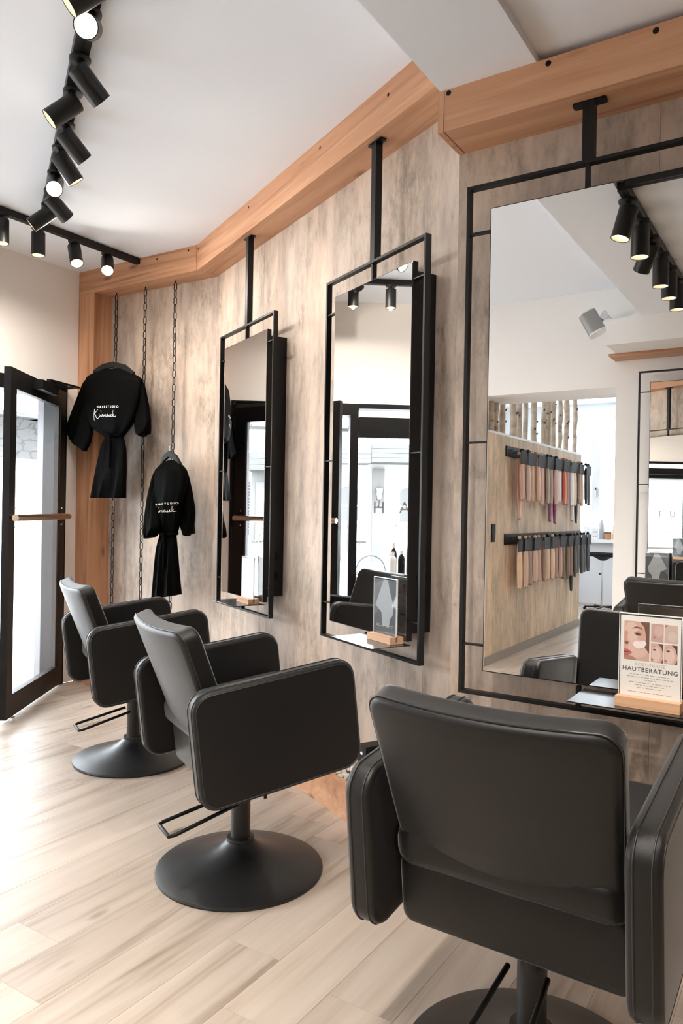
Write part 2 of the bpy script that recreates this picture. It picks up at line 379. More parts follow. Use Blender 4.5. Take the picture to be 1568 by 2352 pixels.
for x_, z_ in ((.325, .112), (.014, .116), (.614, .110)): screw_hole(b3, x_, z_, .164, .0085)
for x_, z_ in ((.06, .132), (.84, .127), (1.63, .125), (2.17, .11)): screw_hole(b2, x_, z_, .1525, .007)
for x_, z_ in ((.78, .131), (1.06, .138)): screw_hole(b1, x_, z_, .157, .007)
b4 = tag(MB().box(0, XR + 1.30, -.205, 0, 0, .0165).build('ceiling_beam', M['oak'], None, None, (-1.30, YD + .001, 2.3655)), 'slim oak beam under the bulkhead, above the mirror on the opposite wall', 'beam')
b4.location = (-1.30, YD + .2055, 2.3655)
# corner post
post = tag(MB().box(XA + .001, -4.311, 3.455, YCH - .001, 0, ZB - .001).build('corner_post', M['oak_z']), 'oak corner post beside the black glass door', 'post')
# ---- wooden trough along the wall foot with gravel
tr = empty('planter_trough', (xj, 3.43, 0)); tag(tr, 'low oak trough along the wall foot, filled with pale gravel', 'planter')
def Tloc(p): return Vector(p) - Vector((xj, 3.43, 0))
xm = xj + .18 * 0 - .18 * math.tan(BETA / 2) * 0
kx = xj - .18 * math.tan(BETA / 2)
q0 = (XA + .17, 3.432); q1 = (kx, 3.432); q2 = (XC0 - .02, yB(XC0 - .02, .18))
def board(a, b_, t=.02, z0=.0, z1=.15):
    a, b_ = Vector((*a, 0)), Vector((*b_, 0)); mb = MB().bar(Tloc(a + Vector((0, 0, (z0 + z1) / 2))), Tloc(b_ + Vector((0, 0, (z0 + z1) / 2))), t, z1 - z0)
    return mb.build('board', M['oak'], tr)
board(q0, q1); board((q1[0] + .004, q1[1] - .002), q2)
for poly in ([(XA + .17, 3.445), (kx, 3.445), (xj, YCH - .002), (XA + .17, YCH - .002)],):
    MB().prism([Tloc((*p, 0)).xy for p in poly], .0, .125).build('filling', M['soil'], tr)
q2b = (XC0 - .02, yB(XC0 - .02, .168))
MB().prism([Tloc((*p, 0)).xy for p in [(kx + .02, yB(kx + .02, .168)), q2b, (XC0 - .02, yB(XC0 - .02, .002)), (xj + .01, yB(xj + .01, .002))]], 0, .125).build('filling', M['soil'], tr)
gb = MB(); rg = random.Random(11)
def pebble(c, r):
    t = (1 + 5 ** .5) / 2; vs = []
    for p in [(-1, t, 0), (1, t, 0), (-1, -t, 0), (1, -t, 0), (0, -1, t), (0, 1, t), (0, -1, -t), (0, 1, -t), (t, 0, -1), (t, 0, 1), (-t, 0, -1), (-t, 0, 1)]:
        vs.append((c[0] + p[0] * r[0] / 1.9, c[1] + p[1] * r[1] / 1.9, c[2] + p[2] * r[2] / 1.9))
    gb.add(vs, [(0, 11, 5), (0, 5, 1), (0, 1, 7), (0, 7, 10), (0, 10, 11), (1, 5, 9), (5, 11, 4), (11, 10, 2), (10, 7, 6), (7, 1, 8), (3, 9, 4), (3, 4, 2), (3, 2, 6), (3, 6, 8), (3, 8, 9), (4, 9, 5), (2, 4, 11), (6, 2, 10), (8, 6, 7), (9, 8, 1)])
for _ in range(1500):
    u = rg.uniform(-4.5, -2.05); d = rg.uniform(.015, .16); r0 = rg.uniform(.006, .013); p = Bp(u, d, .127 + rg.random() * .008)
    if p.x < kx + .05: continue
    pebble(p, (r0 * rg.uniform(.8, 1.3), r0 * rg.uniform(.8, 1.3), r0 * .8))
tag(gb.build('gravel', M['gravel'], None, 30), 'pale gravel filling the low oak trough', 'gravel', kind='stuff')

# ---- shop door in the street wall
dr = struct(empty('door_1', (XA, 2.86, 0)))
fbm = MB(); y0, y1 = -.50, .503
def dpart(n, *b, m='frameblack', par=None): return MB().box(*b).build(n, M[m], par or dr)
dpart('jamb', -.16, .012, y1 - .065, y1 - .0, 0, 2.094); dpart('reveal', -.248, -.16, y1 - .05, y1 + .001, 0, 2.094, m='doorgrey'); dpart('jamb', -.16, .012, y0, y0 + .065, 0, 2.094); dpart('head', -.16, .012, y0 + .065, y1 - .065, 2.00, 2.094)
dpart('threshold', -.25, .0, y0 + .065, y1 - .065, -.10, .012, m='doorgrey')
lf = empty('door_leaf', (.014, y1 - .058, 0), R(35.0)); lf.parent = dr                # hinged by the corner post, opened into the room
LW = .95; zt = 2.03
def lpart(n, *b, m='frameblack', par=None): return MB().box(*b).build(n, M[m], par or lf)
# leaf local: y from 0 (hinge) to -LW (free side), x = thickness (room side +)
SW = .085
lpart('stile', 0, .04, -.10, 0, .02, zt); lpart('stile', 0, .04, -LW, -LW + SW, .02, zt)
lpart('rail', 0, .04, -LW + SW, -.10, .02, .15); lpart('rail', 0, .04, -LW + SW, -.10, zt - .115, zt)
lpart('pane', .030, .036, -LW + SW, -.10, .15, zt - .115, m='glass')
for a_, b2 in ((-.112, -.10), (-LW + SW, -LW + SW + .010)): lpart('glazing_bead', .0, .028, a_, b2, .15, zt - .115, m='doorgrey')
hb = MB().tube([(.080, -LW - .01, 1.172), (.080, -.035, 1.172)], .020, 14).build('handle_bar', M['brass'], lf, 40)
for y_ in (-LW + .06, -.075):
    MB().tube([(.04, y_, 1.172), (.080, y_, 1.172)], .010, 10).build('handle_bracket', M['steel'], lf, 40)
    for dz in (-.055, .055): MB().tube([(.04, y_, 1.172 + dz), (.049, y_, 1.172 + dz)], .007, 10).build('bolt', M['chrome'], lf, 40)
lpart('closer_body', .04, .10, -.62, -.34, zt - .075, zt - .015)
MB().bar((.085, -.48, zt + .005), (.15, -.10, zt + .02), .025, .012).bar((.15, -.10, zt + .02), (.02, .02, zt + .03), .02, .012).build('closer_arm', M['steel'], lf)
for z_ in (.12, 1.05, 1.92): MB().tube([(.03, .012, z_ - .05), (.03, .012, z_ + .05)], .013, 10).build('hinge', M['steel'], lf, 40)
MB().tube([(.065, -LW + .04, .03), (.065, -LW + .04, .0)], .012, 10).build('door_stop', M['chrome'], lf, 40)

# ---- shop window
wn = struct(empty('window_1', (XA, .68, 0)))
def wpart(n, *b, m='frameblack'): return MB().box(*b).build(n, M[m], wn)
wy0, wy1 = -1.68, 1.675
wpart('frame', -.14, .010, wy0, wy1, 2.058, 2.094); wpart('transom', -.14, .010, wy0, wy1, 1.892, 1.99); wpart('transom', -.12, .004, wy0, wy1, 1.828, 1.886)
wpart('transom_panel', -.10, -.09, wy0, wy1, 1.99, 2.058, m='glass')
for y_ in (wy0, -.02): wpart('mullion', -.14, .010, y_, y_ + .062, .42, 1.892)
wpart('frame', -.14, .010, wy0 + .062, wy1, .42, .47)
wpart('pane', -.083, -.075, wy0 + .062, -.02, .47, 1.828, m='glass'); wpart('pane', -.083, -.075, .042, wy1, .47, 1.828, m='glass')
MB().box(0, .30, wy0 - .05, wy1, .735, .765).build('sill', M['white'], wn)
# lettering on the glass, reads from the street
lt = empty('window_lettering', (XA - .0855, 1.2, 1.27)); tag(lt, 'grey salon name lettering stuck on the shop window glass', 'lettering')
def glass_letters(vs, fs, y_, z_, name):
    return MB().add([(0, (y_ - 1.2) - p[0], (z_ - 1.27) + p[1]) for p in vs], fs).build(name, M['letter'], lt)
for i, ch in enumerate('HAARSTUDIO'):
    vs, fs = text_mesh(ch, .14); glass_letters(vs, fs, 2.175 - .21 * i, 1.27, 'letter')
SCRIPT = [  # handwritten name, units of x-height
    [(0, 2.9), (-.15, 1.4), (-.1, -.9), (.05, -1.3)], [(1.5, 2.7), (.6, 1.7), (-.1, 1.1), (.5, .9), (1.2, -.6), (2.0, -.5), (2.5, .3)],
    [(2.3, 1), (2.25, .2), (2.6, 0), (3.1, .9), (3.15, .1), (3.4, .05), (3.9, .95)], [(2.9, 2.3), (3.2, 1.8)],
    [(3.8, 1), (3.8, .02), (4.1, .8), (4.5, .95), (4.6, .2), (4.9, .05), (5.2, .95), (5.2, .02), (5.6, .8), (6.0, .95), (6.1, .2), (6.4, .05), (6.9, .5)],
    [(7.4, .9), (6.9, .95), (6.7, .3), (7.1, 0), (7.5, .8), (7.5, .1), (7.8, .05), (8.3, .9), (8.2, .4), (8.5, .15), (8.1, 0), (8.8, .1), (9.2, .6), (9.4, .9), (9.1, .8), (9.0, .3), (9.4, .0), (10.0, .4)],
    [(10.2, 2.4), (10.1, 1), (10.1, 0)], [(10.8, .95), (10.2, .45), (10.9, .0), (11.8, .3)]]
def script(h, wd): return strokes_mesh([[(x_ * h, y_ * h) for x_, y_ in ln] for ln in SCRIPT], wd)
vs, fs = script(.085, .006); glass_letters(vs, fs, 1.72, .98, 'script_name')
vs, fs = strokes_mesh([[(-.10, -.12), (.10, .16)], [(-.12, .10), (.06, -.10)], [(-.02, .0), (.12, .02)], [(-.13, .18), (-.05, .21), (-.09, .14), (-.03, .11), (-.12, .08)]], .005); glass_letters(vs, fs, 1.25, 1.60, 'emblem')

# ---- rear windows
def casement(name, loc, rz, width, height, mull):
    r_ = struct(empty(name, loc, rz)); hw = width / 2
    b = MB(); t = .07
    for n_, bx in (('frame', (-hw, hw, -.06, .02, 0, t)), ('frame', (-hw, hw, -.06, .02, height - t, height)), ('frame', (-hw, -hw + t, -.06, .02, t, height - t)), ('frame', (hw - t, hw, -.06, .02, t, height - t)), ('mullion', (mull - .055, mull + .055, -.06, .03, t, height - t))):
        MB().box(*bx).build(n_, M['upvc'], r_)
    MB().box(-hw + t, mull - .055, -.03, -.024, t, height - t).build('pane', M['glass'], r_); MB().box(mull + .055, hw - t, -.03, -.024, t, height - t).build('pane', M['glass'], r_)
    MB().box(mull - .008, mull + .008, .03, .06, height * .40, height * .40 + .03).box(mull - .009, mull + .009, .045, .06, height * .40 - .10, height * .40 + .03).build('window_handle', M['chrome'], r_)
    MB().box(-hw - .05, hw + .05, -.02, .26, -.045, 0).build('sill', M['white'], r_)
    return r_
casement('window_2', (-2.70, ye - .02, .905), PI * 0, 1.5, 1.715, 0.0)
casement('window_added', (XA + .02, -3.9, .93), R(-90), 2.6, 1.47, 0.0)  # side window added to give the rear room light

# =================================================================== MIRROR STATIONS
def station(loc, rz, ztop, label, outlets=True):
    """local: x right along the wall, +y into the wall (0 = wall), z up."""
    t = empty('mirror_station', loc, rz); tag(t, label, 'mirror')
    ft, fb, fx = 2.256, .69, .365                                         # flat-bar frame
    yf, yk = -.125, -.100; tb = .0105
    B_ = lambda n, *b: MB().box(*b).build(n, M['steel'], t)
    B_('frame_bar', -fx, -fx + tb, yf, yk, fb, ft); B_('frame_bar', fx - tb, fx, yf, yk, fb, ft)
    B_('frame_bar', -fx + tb, fx - tb, yf, yk, ft - tb, ft); B_('frame_bar', -fx + tb, fx - tb, yf, yk, fb, fb + tb)
    mx, m0, m1 = .2875, .765, 2.177                                       # mirror tray
    B_('mirror_tray', -mx, mx, yf + .003, yk, m0, m1)
    for z_ in (2.11, 1.465, .842):
        B_('connector', -fx + tb, -mx, yf + .004, yk, z_ - .0025, z_ + .0025); B_('connector', mx, fx - tb, yf + .004, yk, z_ - .0025, z_ + .0025)
    B_('connector', -.0055, .0055, yf + .004, yk, m1, ft - tb); B_('connector', -.0055, .0055, yf + .004, yk, fb + tb, m0 - .006)
    g = .0035
    MB().box(-mx + g, mx - g, yf, yf + .0025, m0 + g, m1 - g).build('mirror_glass', M['mirror'], t)
    bx = B_('back_box', -.268, .268, yk, -.0005, .79, 2.15)
    if outlets:
        for z_ in (.90, 1.0):
            MB().lathe([(.0, -.004), (.020, -.004), (.020, .0015), (.024, .0015), (.024, 0)], 20).xf(lambda p, z_=z_: Vector((.268 + p.z, -.045 + p.x, z_ + p.y))).build('socket', M['plasticblack'], bx, 40)
    MB().box(-.016, .016, -.121, -.089, ft, ztop - .006).build('hanging_post', M['steel'], t)
    b = MB().rings([[(p[0], -.105 + p[1], z_) for p in rrect(.047, .017, .008, 3)] for z_ in (ztop - .0065, ztop - .0005)]); b.build('ceiling_plate', M['steel'], t)
    MB().box(.02, .316, -.297, yf - .0005, .7545, .7575).build('shelf', M['shelf'], t)
    return t
st1 = station(Bp(-3.8165, 0), -BETA, ZB, 'tall narrow mirror in black double frame, nearest the hanging robes')
st2 = station(Bp(-2.5475, 0), -BETA, ZB, 'tall narrow mirror in black double frame, middle of the row')
st3 = station((-.583, YC, 0), 0, 2.4275, 'black framed mirror nearest the camera, cut by the right picture edge')
st4 = station((-.748, YD, 0), PI, 2.3655, 'black framed mirror on the opposite white wall, seen in reflection', False)

# =================================================================== CARD HOLDERS ON THE SHELVES
FACE_BG = (.68, .41, .32)
cm = {}
def pm(c):
    k = tuple(round(v, 3) for v in c)
    if k not in cm: cm[k] = plain('print_%02d' % len(cm), c, .5)
    return cm[k]
def ell(cx, cy, rx, ry, n=18, rot=0): return [(cx + rx * math.cos(2 * PI * i / n) * math.cos(rot) - ry * math.sin(2 * PI * i / n) * math.sin(rot), cy + rx * math.cos(2 * PI * i / n) * math.sin(rot) + ry * math.sin(2 * PI * i / n) * math.cos(rot)) for i in range(n)]
BIG = [((.70, .43, .34), [(0, 0), (1, 0), (1, 1), (0, 1)]), ((.80, .56, .47), ell(.30, .72, .28, .26)), ((.78, .52, .43), ell(.55, .30, .40, .24)), ((.20, .10, .07), [(.82, .35), (1, .20), (1, 1), (.62, 1), (.80, .85), (.88, .6)]),
       ((.50, .24, .18), [(0, 0), (.55, 0), (.35, .09), (0, .14)]), ((.22, .11, .08), [(.30, .80), (.45, .87), (.62, .86), (.80, .78), (.62, .82), (.45, .82)]), ((.55, .28, .22), [(.38, .70), (.55, .76), (.72, .70), (.66, .63), (.48, .64)]),
       ((.10, .05, .04), [(.42, .68), (.55, .71), (.70, .66), (.56, .635)]), ((.30, .12, .09), ell(.10, .43, .08, .04)), ((.58, .32, .25), [(0, .42), (.12, .52), (.16, .72), (.05, .75), (0, .7)]),
       ((.50, .14, .12), [(0, .26), (.14, .27), (.34, .19), (.22, .13), (0, .10)]), ((.24, .05, .05), [(0, .205), (.14, .21), (.34, .19), (.14, .185), (0, .18)]), ((.86, .74, .70), [(.34, .42), (.44, .50), (.62, .48), (.82, .52), (.90, .45), (.80, .34), (.60, .29), (.42, .33)])]
SKIN1 = [((.62, .40, .35), [(0, 0), (1, 0), (1, 1), (0, 1)]), ((.70, .48, .42), ell(.6, .6, .34, .3)), ((.48, .24, .20), ell(.25, .25, .12, .06))]
SKIN2 = [((.66, .49, .41), [(0, 0), (1, 0), (1, 1), (0, 1)]), ((.73, .57, .49), ell(.6, .35, .36, .28)), ((.40, .24, .18), [(0, 1), (0, .8), (.2, .92), (.3, 1)])]
FACE2 = [((.72, .45, .37), [(0, 0), (1, 0), (1, 1), (0, 1)]), ((.82, .60, .52), ell(.42, .42, .36, .42)), ((.12, .07, .06), [(.55, 1), (.85, .8), (1, .45), (1, 1)]), ((.14, .07, .06), ell(.30, .66, .14, .05)), ((.20, .10, .08), [(.1, .80), (.3, .86), (.5, .80), (.3, .82)]), ((.55, .20, .18), ell(.12, .14, .10, .05)), ((.25, .10, .08), [(.8, 0), (1, 0), (1, .25)])]
def print_picture(items, x0, z0, w_, h_, y_, parent, name):
    mb = MB(); mats = []
    for i, (c, poly) in enumerate(items):
        m_ = pm(c)
        if m_ not in mats: mats.append(m_)
        mb.add([(x0 + u * w_, y_ - .00006 * i, z0 + v * h_) for u, v in poly], [tuple(range(len(poly)))], mats.index(m_))
    return mb.build(name, mats, parent)
def words_bars(parent, x0, z0, y_, rows, seed, mat, h=.0016):
    mb = MB(); rr = random.Random(seed)
    for z_, wl in rows:
        x_ = -wl / 2
        while x_ < wl / 2 - .003:
            l = min(rr.uniform(.004, .013), wl / 2 - x_)
            mb.add([(x0 + x_, y_, z0 + z_), (x0 + x_ + l, y_, z0 + z_), (x0 + x_ + l, y_, z0 + z_ + h), (x0 + x_, y_, z0 + z_ + h)], [(0, 1, 2, 3)]); x_ += l + .0022
    o = mb.build('fine_print', mat, parent); o['kind'] = 'stuff'; return o
def face_poster(t, y_):
    ps = MB().box(-.073, .073, y_, y_ + .0006, .022, .232).build('poster', M['paper'], t); yy = y_ - .0003
    print_picture(BIG, -.064, .118, .062, .100, yy, ps, 'portrait_photo'); print_picture(SKIN1, .002, .170, .030, .046, yy, ps, 'skin_photo'); print_picture(SKIN2, .034, .170, .031, .046, yy, ps, 'skin_photo')
    print_picture(FACE2, .002, .118, .030, .048, yy, ps, 'face_photo'); print_picture(FACE2, .034, .118, .031, .048, yy, ps, 'face_photo')
    for txt, s_, z_, m_, th in (('KOSTENLOSE', .0112, .108, 'inkpale', 0), ('HAUTBERATUNG', .0158, .0945, 'ink', .00015)):
        vs, fs = text_mesh(txt, s_, th, spacing=1.12); MB().add([(p[0], yy, z_ + p[1]) for p in vs], fs).build('headline', M[m_], ps)
    words_bars(ps, 0, 0, yy, [(.081, .098), (.0745, .112), (.068, .030), (.0605, .10), (.054, .07), (.0475, .06), (.036, .105)], 4, M['inkgrey'])
    return ps
DARKC = (.055, .06, .066)
def dark_poster(t, y_, flip=1):
    ps = MB().box(-.073, .073, min(y_, y_ + .0006 * flip), max(y_, y_ + .0006 * flip), .022, .232).build('poster', pm(DARKC), t); yy = y_ - .0003 * flip
    print_picture([((.07, .075, .08), [(0, 0), (1, 0), (1, 1), (0, 1)]), ((.13, .135, .14), [(0, .9), (.4, 1), (.15, .4), (0, .3)]), ((.36, .37, .38), [(.42, 1), (.62, 1), (.72, .8), (.90, .55), (.86, .38), (.74, .30), (.70, .16), (.40, .16), (.34, .40), (.05, .52)])] if flip > 0 else
                  [((.05, .055, .06), [(0, 0), (1, 0), (1, 1), (0, 1)]), ((.30, .32, .34), [(0, 1), (.1, .95), (.9, .95), (1, 1), (1, .75), (.8, .9), (.2, .85), (0, .6)]), ((.20, .20, .21), ell(.5, .60, .42, .20)), ((.06, .065, .07), ell(.5, .54, .38, .16))], -.072, .023, .144, .208, yy, ps, 'artwork')
    words_bars(ps, -.03, 0, yy - .0004 * flip, [(.060, .05), (.054, .05)], 9, M['inkgrey']); words_bars(ps, .03, 0, yy - .0004 * flip, [(.060, .05), (.054, .04)], 10, M['inkgrey'])
    return ps
def card_holder(parent_loc, rz, lx, ly, kinds, label):
    c, s_ = math.cos(rz), math.sin(rz)
    t = empty('card_holder', (parent_loc[0] + lx * c - ly * s_, parent_loc[1] + lx * s_ + ly * c, .758), rz)
    tag(t, label, 'card holder', 'wooden card holders on the mirror shelves')
    b = MB()
    for sx0, sx1, sy0, sy1 in ((-.078, .078, -.030, -.004), (-.078, .078, .004, .030)): b.box(sx0, sx1, sy0, sy1, .006, .026)
    b.box(-.078, .078, -.030, .030, 0, .006); b.build('block', M['block'], t)
    for y_ in (-.0035, .0020): MB().box(-.075, .075, y_, y_ + .0015, .0065, .236).build('acrylic_sheet', M['acrylic'], t)
    MB().box(-.075, .075, -.0035, .0035, .236, .2385).box(-.0765, -.075, -.0035, .0035, .026, .2385).box(.075, .0765, -.0035, .0035, .026, .2385).build('acrylic_rim', M['acredge'], t)
    if kinds == 'face': face_poster(t, -.0012)
    elif kinds == 'dark':
        dark_poster(t, -.0014); fp = face_poster(empty('rear_card', (0, 0, 0), PI), -.0008)
        e = fp.parent; e.parent = t
    elif kinds == 'darkD': dark_poster(t, -.0012, 1)
    elif kinds == 'pale':
        ps = MB().box(-.073, .073, -.0012, -.0006, .022, .232).build('poster', pm((.72, .73, .74)), t)
        print_picture([((.74, .75, .76), [(0, 0), (1, 0), (1, 1), (0, 1)]), ((.52, .53, .54), [(.1, .95), (.3, .9), (.2, .5), (.1, .45)]), ((.60, .61, .62), [(.5, .9), (.9, .8), (.8, .5), (.55, .45)]), ((.85, .86, .86), [(0, 0), (1, 0), (1, .3), (.5, .4), (0, .25)])], -.072, .023, .144, .208, -.0015, ps, 'artwork')
    return t
card_holder(Bp(-3.8165, 0), -BETA, .205, -.172, 'pale', 'pale printed card in a beech block on the shelf nearest the robes')
card_holder(Bp(-2.5475, 0), -BETA, .205, -.165, 'dark', 'dark printed card in a beech block on the middle mirror shelf')
card_holder((-.583, YC, 0), R(-2), .222, -.235, 'face', 'white skin consultation poster in a beech block on the nearest shelf')
card_holder((-.748, YD, 0), PI, .21, -.19, 'darkD', 'dark printed card on the opposite wall shelf, seen in reflection')

# =================================================================== STYLING CHAIRS
TILT = R(7.0)
def tb(p):                                                                # tilt the seat body back about the pump head
    y, z = p.y, p.z - .45; return Vector((p.x, y * math.cos(TILT) - z * math.sin(TILT), .45 + y * math.sin(TILT) + z * math.cos(TILT)))
def make_chair():
    t = empty('styling_chair')
    # base and column
    MB().lathe([(0, 0), (.286, 0), (.288, .006), (.286, .012), (.278, .015), (.23, .026), (.17, .040), (.115, .058), (.075, .078), (.052, .096), (.046, .104), (0, .106)], 64).build('base_plate', M['basemetal'], t, 35)
    MB().tube([(0, 0, .10), (0, 0, .335)], .033, 28).build('pump_column', M['basemetal'], t, 40)
    MB().lathe([(.033, .100), (.047, .100), (.049, .106), (.047, .113), (.033, .115)], 32).build('column_ring', M['piping'], t, 40)
    MB().lathe([(0, .312), (.05, .312), (.055, .318), (.055, .335), (0, .335)], 28).build('pump_head', M['steel'], t, 40)
    pts = [(-.045, -.03, .245), (-.060, -.255, .190)] + [(-.052, -.272, .186), (.052, -.272, .186)] + [(.060, -.255, .190), (.045, -.03, .245)]
    MB().tube(pts, .0065, 10).build('pump_pedal', M['steel'], t, 50)
    MB().tube([(.075, .05, .32), (.078, .055, .275), (.080, .055, .26)], .006, 8).build('release_lever', M['steel'], t, 50)
    MB().box(-.12, .12, -.10, .12, .338, .351).xf(tb).build('seat_plate', M['steel'], t)
    # arm panels
    for s_ in (-1, 1):
        rr = slab_rings(.280, .180, .062, .063, .014, 8, 4)
        mb = MB().rings([[(s_ * .2865 + s_ * d_, .012 + u, .553 + v) for u, v, d_ in r_] for r_ in rr]).xf(tb)
        arm = mb.build('arm_panel', M['leather'], t, 50)
        for off in (-.016, .016, .0305):                                  # stitched seams round the edge
            ins = .0 if abs(off) < .02 else .011
            lp = [tb(Vector((s_ * (.2865 + off), .012 + u, .553 + v))) for u, v in rrect(.2805 - ins, .1805 - ins, .062 - ins, 8)]
            MB().tube(lp, .0018, 6, True).build('seam', M['piping'], arm, 60)
    # seat shell, cushion
    rr = slab_rings(.250, .082, .03, .38, .02, 5, 3)
    MB().rings([[(u, .022 + d_, .434 + v) for u, v, d_ in r_] for r_ in rr]).xf(tb).build('seat_shell', M['leather'], t, 45)
    rr = slab_rings(.249, .235, .05, .085, .03, 6, 4)
    cu = MB().rings([[(u, .035 + v, .548 + d_ + .012 * (1 - (u / .25) ** 2) * (d_ > 0)) for u, v, d_ in r_] for r_ in rr]).xf(tb)
    cu.build('seat_cushion', M['leather'], t, 50)
    # backrest: leaning, gently curved slab with an edge seam
    ca, sa = math.cos(R(21.3)), math.sin(R(21.3))
    def bk(u, v, d_):
        wsc = 1.0 + .05 * (v / .22); x_ = u * wsc
        d2 = d_ - .030 * (1 - (u / .25) ** 2) + .03 * max(0, (-v - .10) / .12) ** 2 + .012
        return Vector((x_, -.218 - v * sa + d2 * ca, .674 + v * ca + d2 * sa))
    def subdiv(ring, k=3):
        out = []
        for a, b_ in zip(ring, ring[1:] + ring[:1]):
            L_ = math.dist(a, b_); n_ = max(1, int(L_ / .03))
            out += [tuple(a[i] + (b_[i] - a[i]) * j / n_ for i in range(3)) for j in range(n_)]
        return out
    base = slab_rings(.243, .222, .045, .068, .016, 6, 4)
    ref = base[4]; segs = []
    for a, b_ in zip(ref, ref[1:] + ref[:1]): segs.append(max(1, int(math.dist(a, b_) / .03)))
    def sub(ring):
        out = []
        for (a, b_), n_ in zip(zip(ring, ring[1:] + ring[:1]), segs): out += [tuple(a[i] + (b_[i] - a[i]) * j / n_ for i in range(3)) for j in range(n_)]
        return out
    mb = MB(); rs = [[bk(*p) for p in sub(r_)] for r_ in base]; mb.rings(rs, cap0=False, cap1=False)
    for ring, d_ in ((base[0], -.034), (base[-1], .034)):                 # curved faces closed with shrinking rings
        rb = sub(ring); prev = [bk(*p) for p in rb]; rs2 = [prev]
        for k in (.8, .6, .4, .2, .05): rs2.append([bk(p[0] * k, p[1] * k, p[2]) for p in rb])
        mb.rings(rs2, cap0=False, cap1=True)
    back = mb.build('backrest', M['leather'], t, 55)
    lp = [bk(p[0], p[1], -.022) for p in sub([(u, v, 0) for u, v in rrect(.2437, .2227, .045, 6)])]
    MB().tube(lp, .0024, 6, True).build('seam', M['piping'], back, 60)
    return t
ch0 = make_chair()
def place(o, x, y, rz, label):
    o.location = (x, y, 0); o.rotation_euler = (0, 0, rz); tag(o, label, 'chair', 'charcoal styling chairs'); return o
place(ch0, -.530, 1.637, R(-1.0), 'charcoal styling chair nearest the camera, seen from behind at lower right')
place(copy_tree(ch0), -1.686, 2.004, -BETA, 'charcoal styling chair in the middle, facing the middle mirror')
place(copy_tree(ch0), -2.866, 2.576, -BETA, 'charcoal styling chair farthest away, near the glass door')
place(copy_tree(ch0), -.735, -.60, PI, 'charcoal styling chair at the opposite wall, seen in reflection')

# =================================================================== TRACK LIGHTS
def rail(name, a, b_, label, hw=.018, hh=.038):
    a, b_ = Vector(a), Vector(b_); L = (b_ - a).length
    t = empty(name, a, math.atan2((b_ - a).y, (b_ - a).x)); tag(t, label, 'light rail')
    MB().box(0, L, -hw, hw, -hh, -.0005).build('profile', M['lampblack'], t)
    MB().box(.0, L, -.006, .006, -hh - .001, -hh + .001).build('slot', M['plasticblack'], t)
    for x_ in (-.004, L): MB().box(x_, x_ + .004, -hw - .001, hw + .001, -hh - .001, -.0004).build('end_cap', M['lampblack'], t)
    return t
def make_spot(loc, aim, label, group, power=1.0, size=R(130), blend=1.0):
    """hung below the rail; aim = direction the lamp shines."""
    aim = Vector(aim).normalized(); t = empty('spotlight', loc); tag(t, label, 'spotlight', group)
    MB().lathe([(0, -.012), (.036, -.012), (.038, -.008), (.038, 0), (0, 0)], 24).build('adapter', M['lampblack'], t, 40)
    MB().tube([(0, 0, -.012), (0, 0, -.050)], .011, 10).build('stem', M['lampblack'], t, 40)
    MB().tube([(-.014, 0, -.046), (.014, 0, -.046)], .012, 12).build('swivel_joint', M['lampblack'], t, 40)
    L, r_ = .135, .0385; piv = Vector((0, 0, -.050)); q = Vector((0, 0, -1)).rotation_difference(aim); org = piv + (q @ Vector((0, 0, .022)))
    f = lambda p: org + q @ p
    MB().lathe([(0, 0), (r_ - .003, 0), (r_, -.003), (r_, -L), (r_ - .003, -L), (r_ - .003, -L + .026), (0, -L + .026)][::-1], 28).xf(f).build('lamp_housing', M['lampblack'], t, 40)
    MB().lathe([(r_ - .012, -L + .024), (r_ - .0035, -L + .002), (r_ - .0035, -L + .0245), (r_ - .0115, -L + .0246)], 28).xf(f).build('reflector', M['lampring'], t, 40)
    MB().lathe([(0, -L + .0225), (r_ - .010, -L + .0225), (r_ - .010, -L + .0245), (0, -L + .0245)], 24).xf(f).build('lens', M['lens'], t, 40)
    l = bpy.data.lights.new('spot_beam', 'SPOT'); l.energy = SPOT_W * power; l.color = (1.0, .92, .825); l.spot_size = size; l.spot_blend = blend; l.shadow_soft_size = .012
    lo = bpy.data.objects.new('spot_beam', l); COL.objects.link(lo); lo.parent = t; lo.location = f(Vector((0, 0, -L - .004))); lo.rotation_euler = q.to_euler()
    return t
RA = rail('light_rail', (-3.874, YD + .6, ZH), (-3.874, 3.448, ZH), 'black light rail running along the street wall to the far beam')
T0 = Vector((-1.993, 1.57, 0)); TD = Vector((-.8507, .5256, 0)); TN = Vector((.5256, .8507, 0))
e0 = T0 - TD * 1.05; e1 = T0 + TD * 2.14
rail('light_rail', (e0.x, e0.y, ZH), (e1.x, e1.y, ZH), 'long black light rail slanting across the high ceiling at upper left', .028, .038)
rail('light_rail', (-.700, 1.20, ZL), (-.700, YD + .55, ZL), 'black light rail beside the ceiling step, seen in the large mirror')
rail('light_rail', (-.68, 1.225, ZL), (1.2, 1.225, ZL), 'black light rail crossing the low ceiling, seen in the large mirror')
Lg = 'spotlights on the slanting rail'
wallB = Vector((.45, .89, 0))
